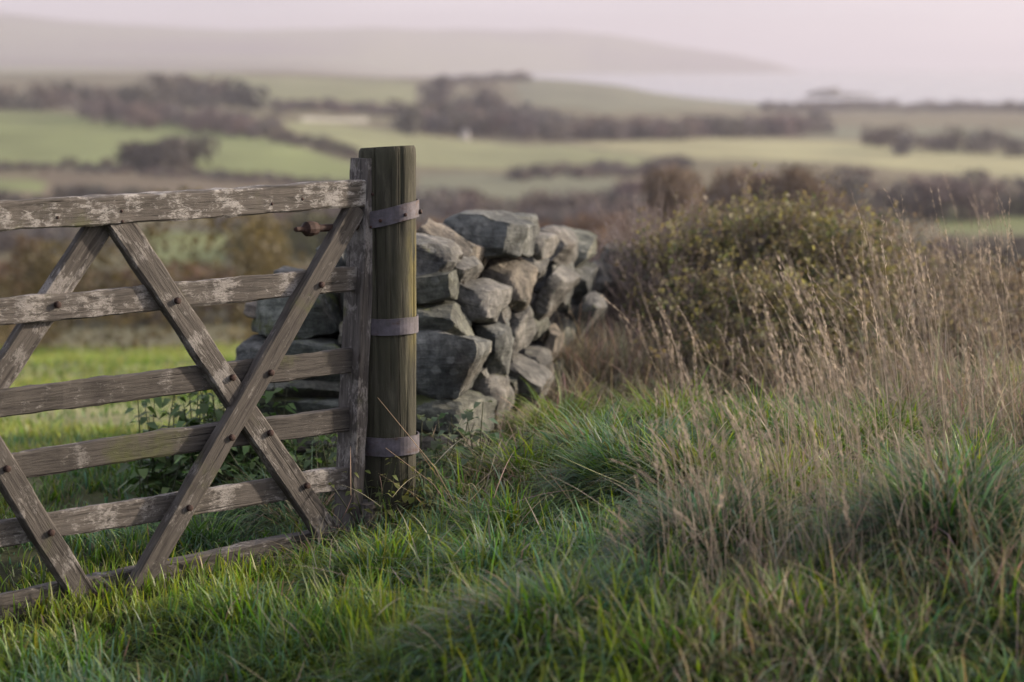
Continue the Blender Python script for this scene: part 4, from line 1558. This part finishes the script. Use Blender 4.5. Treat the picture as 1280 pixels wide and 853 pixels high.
def stalk(x, y, h, az, lean, bend, r=.0014, head=True, col=None):
    z = gz(x, y)
    col = np.array(col if col is not None else (0.35, 0.295, 0.235)) * RNG.uniform(.5, 1.25)
    P = [np.array((x, y, z - .03))]
    S = 6
    for s in range(S):
        a = lean + bend * ((s + .5) / S) ** 2.2
        P.append(P[-1] + np.array((math.cos(az) * math.sin(a), math.sin(az) * math.sin(a), math.cos(a))) * h / S)
    rads = [r * (1.25 - .9 * i / S) for i in range(S + 1)]
    v, q = tube_arrays(P, rads, 3)
    stk.add(v, q, None, col)
    if head:
        n = int(26 * RNG.uniform(.6, 1.3))
        a_, b_ = P[-2], P[-1]
        a0 = P[-3] * .4 + P[-2] * .6
        s = RNG.uniform(0, 1, n)
        base = np.where((s < .5)[:, None], a0 + (a_ - a0) * (s * 2)[:, None], a_ + (b_ - a_) * ((s - .5) * 2)[:, None])
        dirz = (b_ - a_) / np.linalg.norm(b_ - a_)
        ax = RNG.uniform(0, 6.28, n)
        off = np.stack([np.cos(ax), np.sin(ax), np.zeros(n)], 1)
        L = RNG.uniform(.008, .022, n)[:, None]
        tip = base + dirz * L + off * L * .35
        wv = np.cross(tip - base, rand_unit(n)); wv = wv / (np.linalg.norm(wv, axis=1)[:, None] + 1e-9) * .0016
        mid = (base + tip) / 2
        vv = np.stack([base, mid + wv, tip, mid - wv], 1).reshape(-1, 3)
        stk.add(vv, np.arange(n * 4).reshape(n, 4), None, np.repeat((col * 1.05) * RNG.uniform(.7, 1.3, (n, 1)), 4, 0))
    # a few hanging dry leaves
    m = int(RNG.integers(0, 3))
    if m:
        i0 = RNG.integers(1, 4, m)
        v, q, t, c = blades(np.array([P[i] for i in i0]), RNG.uniform(.10, .24, m), RNG.uniform(0, 6.28, m), RNG.uniform(.3, .8, m), RNG.uniform(.8, 2.2, m), RNG.uniform(.002, .004, m), np.tile(col, (m, 1)) * .8, np.tile(col, (m, 1)), 5)
        stk.add(v, q, t, c)


def stalks(n, x0, x1, y0, y1, h0, h1, lean_az=2.9, bunch=7, **kw):
    k = 0
    while k < n:
        Y = RNG.uniform(y0, y1)
        px = RNG.uniform(x0, x1)
        x = (px - 640) / FPX * Y
        hb = RNG.uniform(h0, h1); ab = lean_az + RNG.normal(0, .6); lb = abs(RNG.normal(.05, .07))
        for j in range(int(RNG.integers(2, bunch + 1))):
            stalk(x + RNG.normal(0, .045), Y + RNG.normal(0, .05), hb * RNG.uniform(.7, 1.1), ab + RNG.normal(0, .5), lb + abs(RNG.normal(0, .05)), abs(RNG.normal(.35, .3)), RNG.uniform(.0009, .0015), **kw)
            k += 1


stalks(44, 860, 960, 5.8, 6.6, .42, .68)
stalks(60, 930, 1080, 5.9, 7.2, .42, .72)
stalks(105, 1000, 1290, 5.9, 7.6, .55, .92)
stalks(70, 1080, 1300, 7.5, 9.5, .70, .98)
stalks(44, 1150, 1300, 9.5, 11.5, .70, 1.0)
stalks(24, 860, 1000, 8.4, 9.8, .42, .66)
stalks(14, 800, 900, 5.8, 7.0, .20, .36)
stalks(20, 780, 850, 10.5, 12, .4, .8)
for (a, b, c, d) in [((472, 497), (600, 688), 7.75, 7.6), ((482, 560), (585, 665), 7.75, 7.7)]:
    p, q_ = np.array(at(*b, d)), np.array(at(*a, c))
    mid = (p + q_) / 2 + np.array((.02, 0, .02))
    v, q = tube_arrays([p, mid, q_], [.0017, .0014, .0007], 3)
    stk.add(v, q, None, np.array((.30, .23, .16)))
so_ = add_obj('dry_grass_stalks', stk.mesh('dry_grass_stalks'), M_DRY)
tag(so_, 'tall pale dry grass stalks with seed heads on the right', 'grass', None, 'stuff')


# ------------------------------------------------------------------ shrubs and weeds
def bush(name, lobes, nshoot, leaf, cols, label, per=16, shoot=(.12, .30), stemfrac=1.0, upright=.6, cat='bush'):
    """lobes: (px,py,Y,rx,ry,rz) ellipsoids; leafy shoots grow up and out of them, leaves along each shoot"""
    cx = np.mean([at(l[0], l[1], l[2]).x for l in lobes]); cy = np.mean([l[2] for l in lobes])
    root = empty(name, (cx, cy, gz(cx, cy)))
    fol = Acc(); stm = Acc()
    vol = np.array([l[3] * l[4] * l[5] for l in lobes]) ** .67
    for l, vv in zip(lobes, vol / vol.sum()):
        c = np.array(at(l[0], l[1], l[2])); rad = np.array(l[3:6])
        ns = int(nshoot * vv)
        dirs = rand_unit(ns)
        b = c + dirs * (RNG.uniform(.05, 1, ns) ** .45)[:, None] * rad * .86
        g = hz(b[:, 0], b[:, 1])
        b[:, 2] = np.maximum(b[:, 2], g + RNG.uniform(.02, .12, ns))
        d = dirs * .55 + np.array((0, 0, upright)) + RNG.normal(0, .42, (ns, 3))
        d /= np.linalg.norm(d, axis=1)[:, None]
        L = RNG.uniform(*shoot, ns)
        L = L * (1 + .6 * (RNG.uniform(0, 1, ns) < .05))
        sag = RNG.uniform(-.05, .35, ns)
        kc = np.array(cols)[RNG.integers(0, len(cols), ns)] * (1 + .2 * RNG.normal(size=(ns, 1))).clip(.5, 1.6)
        bare = RNG.uniform(0, 1, ns) < .16
        cnt = np.where(bare, 2, per)
        who = np.repeat(np.arange(ns), cnt)
        t = RNG.uniform(.08, 1, len(who))
        p = b[who] + d[who] * (L[who] * t)[:, None] - np.array((0, 0, 1)) * (sag[who] * L[who] * t * t)[:, None]
        p = p + RNG.normal(0, leaf * .55, p.shape)
        nrm = rand_unit(len(who)) + np.array((0, 0, .7))
        nrm /= np.linalg.norm(nrm, axis=1)[:, None]
        v, q = leaf_arrays(p, leaf * RNG.uniform(.5, 1.35, len(who)), nrm, 1.7)
        fol.add(v, q, None, np.repeat(kc[who] * (1 + .18 * RNG.normal(size=(len(who), 1))).clip(.5, 1.6), 4, 0))
        for k in range(int(ns * stemfrac)):
            e = b[k] + d[k] * L[k] - np.array((0, 0, sag[k] * L[k]))
            m_ = b[k] + d[k] * L[k] * .5 - np.array((0, 0, sag[k] * L[k] * .25))
            s0 = b[k] - d[k] * .15
            v, q = tube_arrays([s0, b[k], m_, e], [.0032, .0026, .0018, .0008], 3)
            stm.add(v, q)
        for k in range(6):
            e = c + rand_unit(1)[0] * rad * .7
            s0 = np.array((c[0] * .7 + e[0] * .3, c[1] * .7 + e[1] * .3, gz(c[0], c[1]) - .05))
            v, q = tube_arrays([s0, (s0 + e) / 2 + RNG.normal(0, .04, 3), e], [.012, .008, .004], 5)
            stm.add(v, q)
    add_obj('foliage', fol.mesh('foliage'), M_LEAF, root)
    add_obj('stems', stm.mesh('stems'), M_TWIG, root)
    tag(root, label, cat)
    return root


OL = [(0.135, 0.132, 0.055), (0.160, 0.146, 0.062), (0.085, 0.100, 0.045), (0.165, 0.138, 0.072), (0.145, 0.114, 0.074), (0.108, 0.095, 0.062), (0.185, 0.175, 0.070)]
BN = [(0.170, 0.140, 0.090), (0.145, 0.130, 0.068), (0.180, 0.142, 0.102), (0.128, 0.108, 0.078), (0.118, 0.113, 0.060)]
GY = [(0.215, 0.190, 0.186), (0.255, 0.225, 0.220), (0.165, 0.146, 0.142), (0.20, 0.168, 0.14)]
bush('hawthorn_bush', [(880, 379, 12.2, .32, .5, .34), (945, 359, 12.2, .36, .5, .34), (865, 449, 11.6, .34, .4, .40), (950, 464, 11.3, .45, .4, .46), (915, 329, 12.5, .22, .4, .18), (965, 319, 12.5, .20, .4, .18), (1010, 359, 12.4, .30, .4, .28),
                       (1050, 385, 12.0, .36, .4, .36), (842, 372, 12.0, .26, .4, .30), (1000, 345, 12.3, .30, .4, .30), (1040, 467, 11.2, .42, .4, .40), (890, 497, 11.0, .34, .3, .26), (1000, 517, 10.9, .4, .3, .22)],
     8200, .026, OL, 'dense olive-green bush rising above the wall line', 17)
bush('brown_bush', [(1075, 345, 12.8, .34, .5, .28), (1130, 416, 12.3, .42, .5, .32), (1110, 473, 11.4, .42, .4, .36), (1170, 456, 12.2, .4, .4, .26), (1240, 473, 12.2, .42, .4, .22), (1180, 513, 11.4, .4, .4, .24), (1190, 400, 12.6, .36, .4, .28), (1270, 430, 12.6, .4, .4, .28)],
     5200, .025, BN, 'browner lower bush right of the olive-green one', 15)
bush('grey_scrub', [(785, 374, 12.2, .20, .4, .16), (812, 352, 12.4, .20, .4, .20), (775, 422, 11.9, .20, .3, .20), (820, 412, 11.8, .26, .3, .28), (845, 357, 12.4, .2, .3, .20), (820, 461, 11.5, .26, .3, .2)],
     1900, .012, GY, 'grey twiggy dead scrub where the wall ends', 7, (.14, .40), 1.0, 1.1)

# bare twigs standing out of the scrub and bush
tw = Acc()
for (px, py, ln, tilt) in [(795, 240, 130, -.12), (808, 262, 110, .05), (818, 250, 120, .1), (775, 268, 90, -.35), (870, 215 + 15, 80, -.2), (826, 240, 110, .0), (930, 225, 60, .1), (1105, 330, 70, .2)]:
    a = np.array(at(px, py, 12.7)); b = np.array(at(px - tilt * ln * -1 + RNG.uniform(-8, 8), py + ln, 12.7))
    mid = (a + b) / 2 + RNG.normal(0, .012, 3)
    v, q = tube_arrays([b, mid, a], [.006, .004, .0015], 4)
    tw.add(v, q)
    for k in range(3):
        s = RNG.uniform(.2, .7); p0 = b * (1 - s) + a * s
        p1 = p0 + np.array((RNG.uniform(-.08, .08), RNG.uniform(-.05, .05), RNG.uniform(.06, .16)))
        v, q = tube_arrays([p0, p1], [.003, .0012], 3); tw.add(v, q)
tag(add_obj('bare_twigs', tw.mesh('bare_twigs'), M_TWIG), 'thin bare twigs standing above the grey scrub', 'twigs', None, 'stuff')


def cane(pts, r, label):
    P = [np.array(at(*p)) for p in pts]
    v, q = tube_arrays(P, np.linspace(r, r * .4, len(P)), 6)
    a = Acc(); a.add(v, q)
    for k in range(14):
        i = RNG.integers(0, len(P) - 1); s = RNG.uniform(0, 1)
        p = P[i] * (1 - s) + P[i + 1] * s
        d = rand_unit(1)[0] * .007
        tv_, tq_ = tube_arrays([p, p + d + (0, 0, .003)], [.0016, .0002], 3)
        a.add(tv_, tq_)
    tag(add_obj('bramble_cane', a.mesh('bramble_cane'), M_BRAMBLE), label, 'bramble')


cane([(1175, 830, 6.2), (1215, 775, 6.2), (1260, 745, 6.25), (1330, 700, 6.3)], .004, 'dark thorny bramble cane over the grass at the right edge')
cane([(752, 505, 10.9), (790, 465, 10.9), (822, 440, 11.0), (850, 425, 11.2)], .006, 'dark bramble cane between wall and bush')


def nettle(px, py, Y, h, n, spread, label, name='nettle_clump', col=(0.055, 0.100, 0.030), leaf=.075):
    x0 = (px - 640) / FPX * Y
    z0 = gz(x0, Y)
    root = empty(name, (x0, Y, z0))
    L = Acc(); S = Acc()
    for k in range(n):
        a = RNG.uniform(0, 6.28); r = spread * math.sqrt(RNG.uniform(0, 1))
        b = np.array((x0 + r * math.cos(a), Y + r * math.sin(a), 0.)); b[2] = gz(b[0], b[1]) - .02
        hh = h * RNG.uniform(.55, 1.1)
        top = b + np.array((RNG.normal(0, .06), RNG.normal(0, .06), hh))
        v, q = tube_arrays([b, (b + top) / 2 + RNG.normal(0, .015, 3), top], [.004, .003, .0015], 4)
        S.add(v, q, None, np.array((.05, .06, .03)))
        nodes = int(hh / .055)
        for j in range(nodes):
            t = (j + 1.0) / nodes
            if t < .2: continue
            p = b + (top - b) * t
            a0 = j * math.pi / 2 + k
            for s in (0, math.pi):
                d = np.array((math.cos(a0 + s), math.sin(a0 + s), 0))
                ln = leaf * (1.15 - .65 * t) * RNG.uniform(.75, 1.2)
                u = np.array((-d[1], d[0], 0))
                dro = RNG.uniform(.15, .6)
                q0 = p + d * .012
                q1 = q0 + d * ln * .4 + np.array((0, 0, .02 * ln))
                q2 = q0 + d * ln - np.array((0, 0, dro * ln))
                wv = u * ln * .27
                e = np.array((0, 0, ln * .06))
                vv = np.array([q0, q1 + wv + e, q1, q1 - wv + e, (q1 + q2) / 2 + wv * .75, (q1 + q2) / 2, (q1 + q2) / 2 - wv * .75, q2])
                tri = [(0, 2, 1), (0, 3, 2), (4, 5, 7), (5, 6, 7)]
                qd = [(1, 2, 5, 4), (2, 3, 6, 5)]
                cc = np.array(col) * RNG.uniform(.7, 1.5) * np.array((RNG.uniform(.9, 1.25), 1, 1))
                L.add(vv, qd, tri, cc)
    add_obj('leaves', L.mesh('leaves'), M_LEAF, root)
    add_obj('stems', S.mesh('stems'), M_LEAF, root)
    tag(root, label, 'nettles')


nettle(205, 640, 8.95, .44, 12, .11, 'small nettle clump left of the wall end, seen through the gate', leaf=.11)
nettle(280, 640, 9.0, .46, 40, .20, 'tall nettles against the left end of the wall behind the gate', leaf=.11)
nettle(235, 640, 8.8, .26, 22, .20, 'low nettles in front of the tall nettle clump', leaf=.095)
nettle(340, 640, 8.75, .30, 22, .20, 'low nettles behind the crossing of the braces', leaf=.095)
nettle(400, 640, 8.65, .28, 22, .18, 'low dark nettles behind the gate beside the stile', col=(.035, .058, .022), leaf=.095)
nettle(565, 620, 8.50, .28, 22, .16, 'broad-leaved weeds at the foot of the wall right of the post', 'weed_clump', (.055, .085, .045), .10)
nettle(515, 640, 7.93, .20, 10, .07, 'yellowing leafy weed at the foot of the post', 'weed_clump', (.10, .115, .025), .06)
nettle(468, 625, 7.92, .28, 8, .04, 'small green sprigs between stile and post', 'weed_clump', (.085, .11, .03), .05)

# ------------------------------------------------------------------ haze
HB = 13000.0
bm = bmesh.new()
bm_box(bm, -HB, HB, -600, 15500, -54.0, 215.0)
me = bpy.data.meshes.new('haze'); bm.to_mesh(me); bm.free()
hm, ht = mat_new('morning_haze')
ho = ht.nodes.new('ShaderNodeOutputMaterial')
pv_ = ht.nodes.new('ShaderNodeVolumePrincipled')
pv_.inputs['Color'].default_value = (0.46, 0.455, 0.52, 1)
pv_.inputs['Density'].default_value = 0.000155
pv_.inputs['Anisotropy'].default_value = 0.3
ht.links.new(pv_.outputs[0], ho.inputs['Volume'])
me.materials.append(hm)
hz_o = bpy.data.objects.new('haze', me)
COL.objects.link(hz_o)
tag(hz_o, 'thin pale morning haze over the whole landscape', 'haze', None, 'stuff')
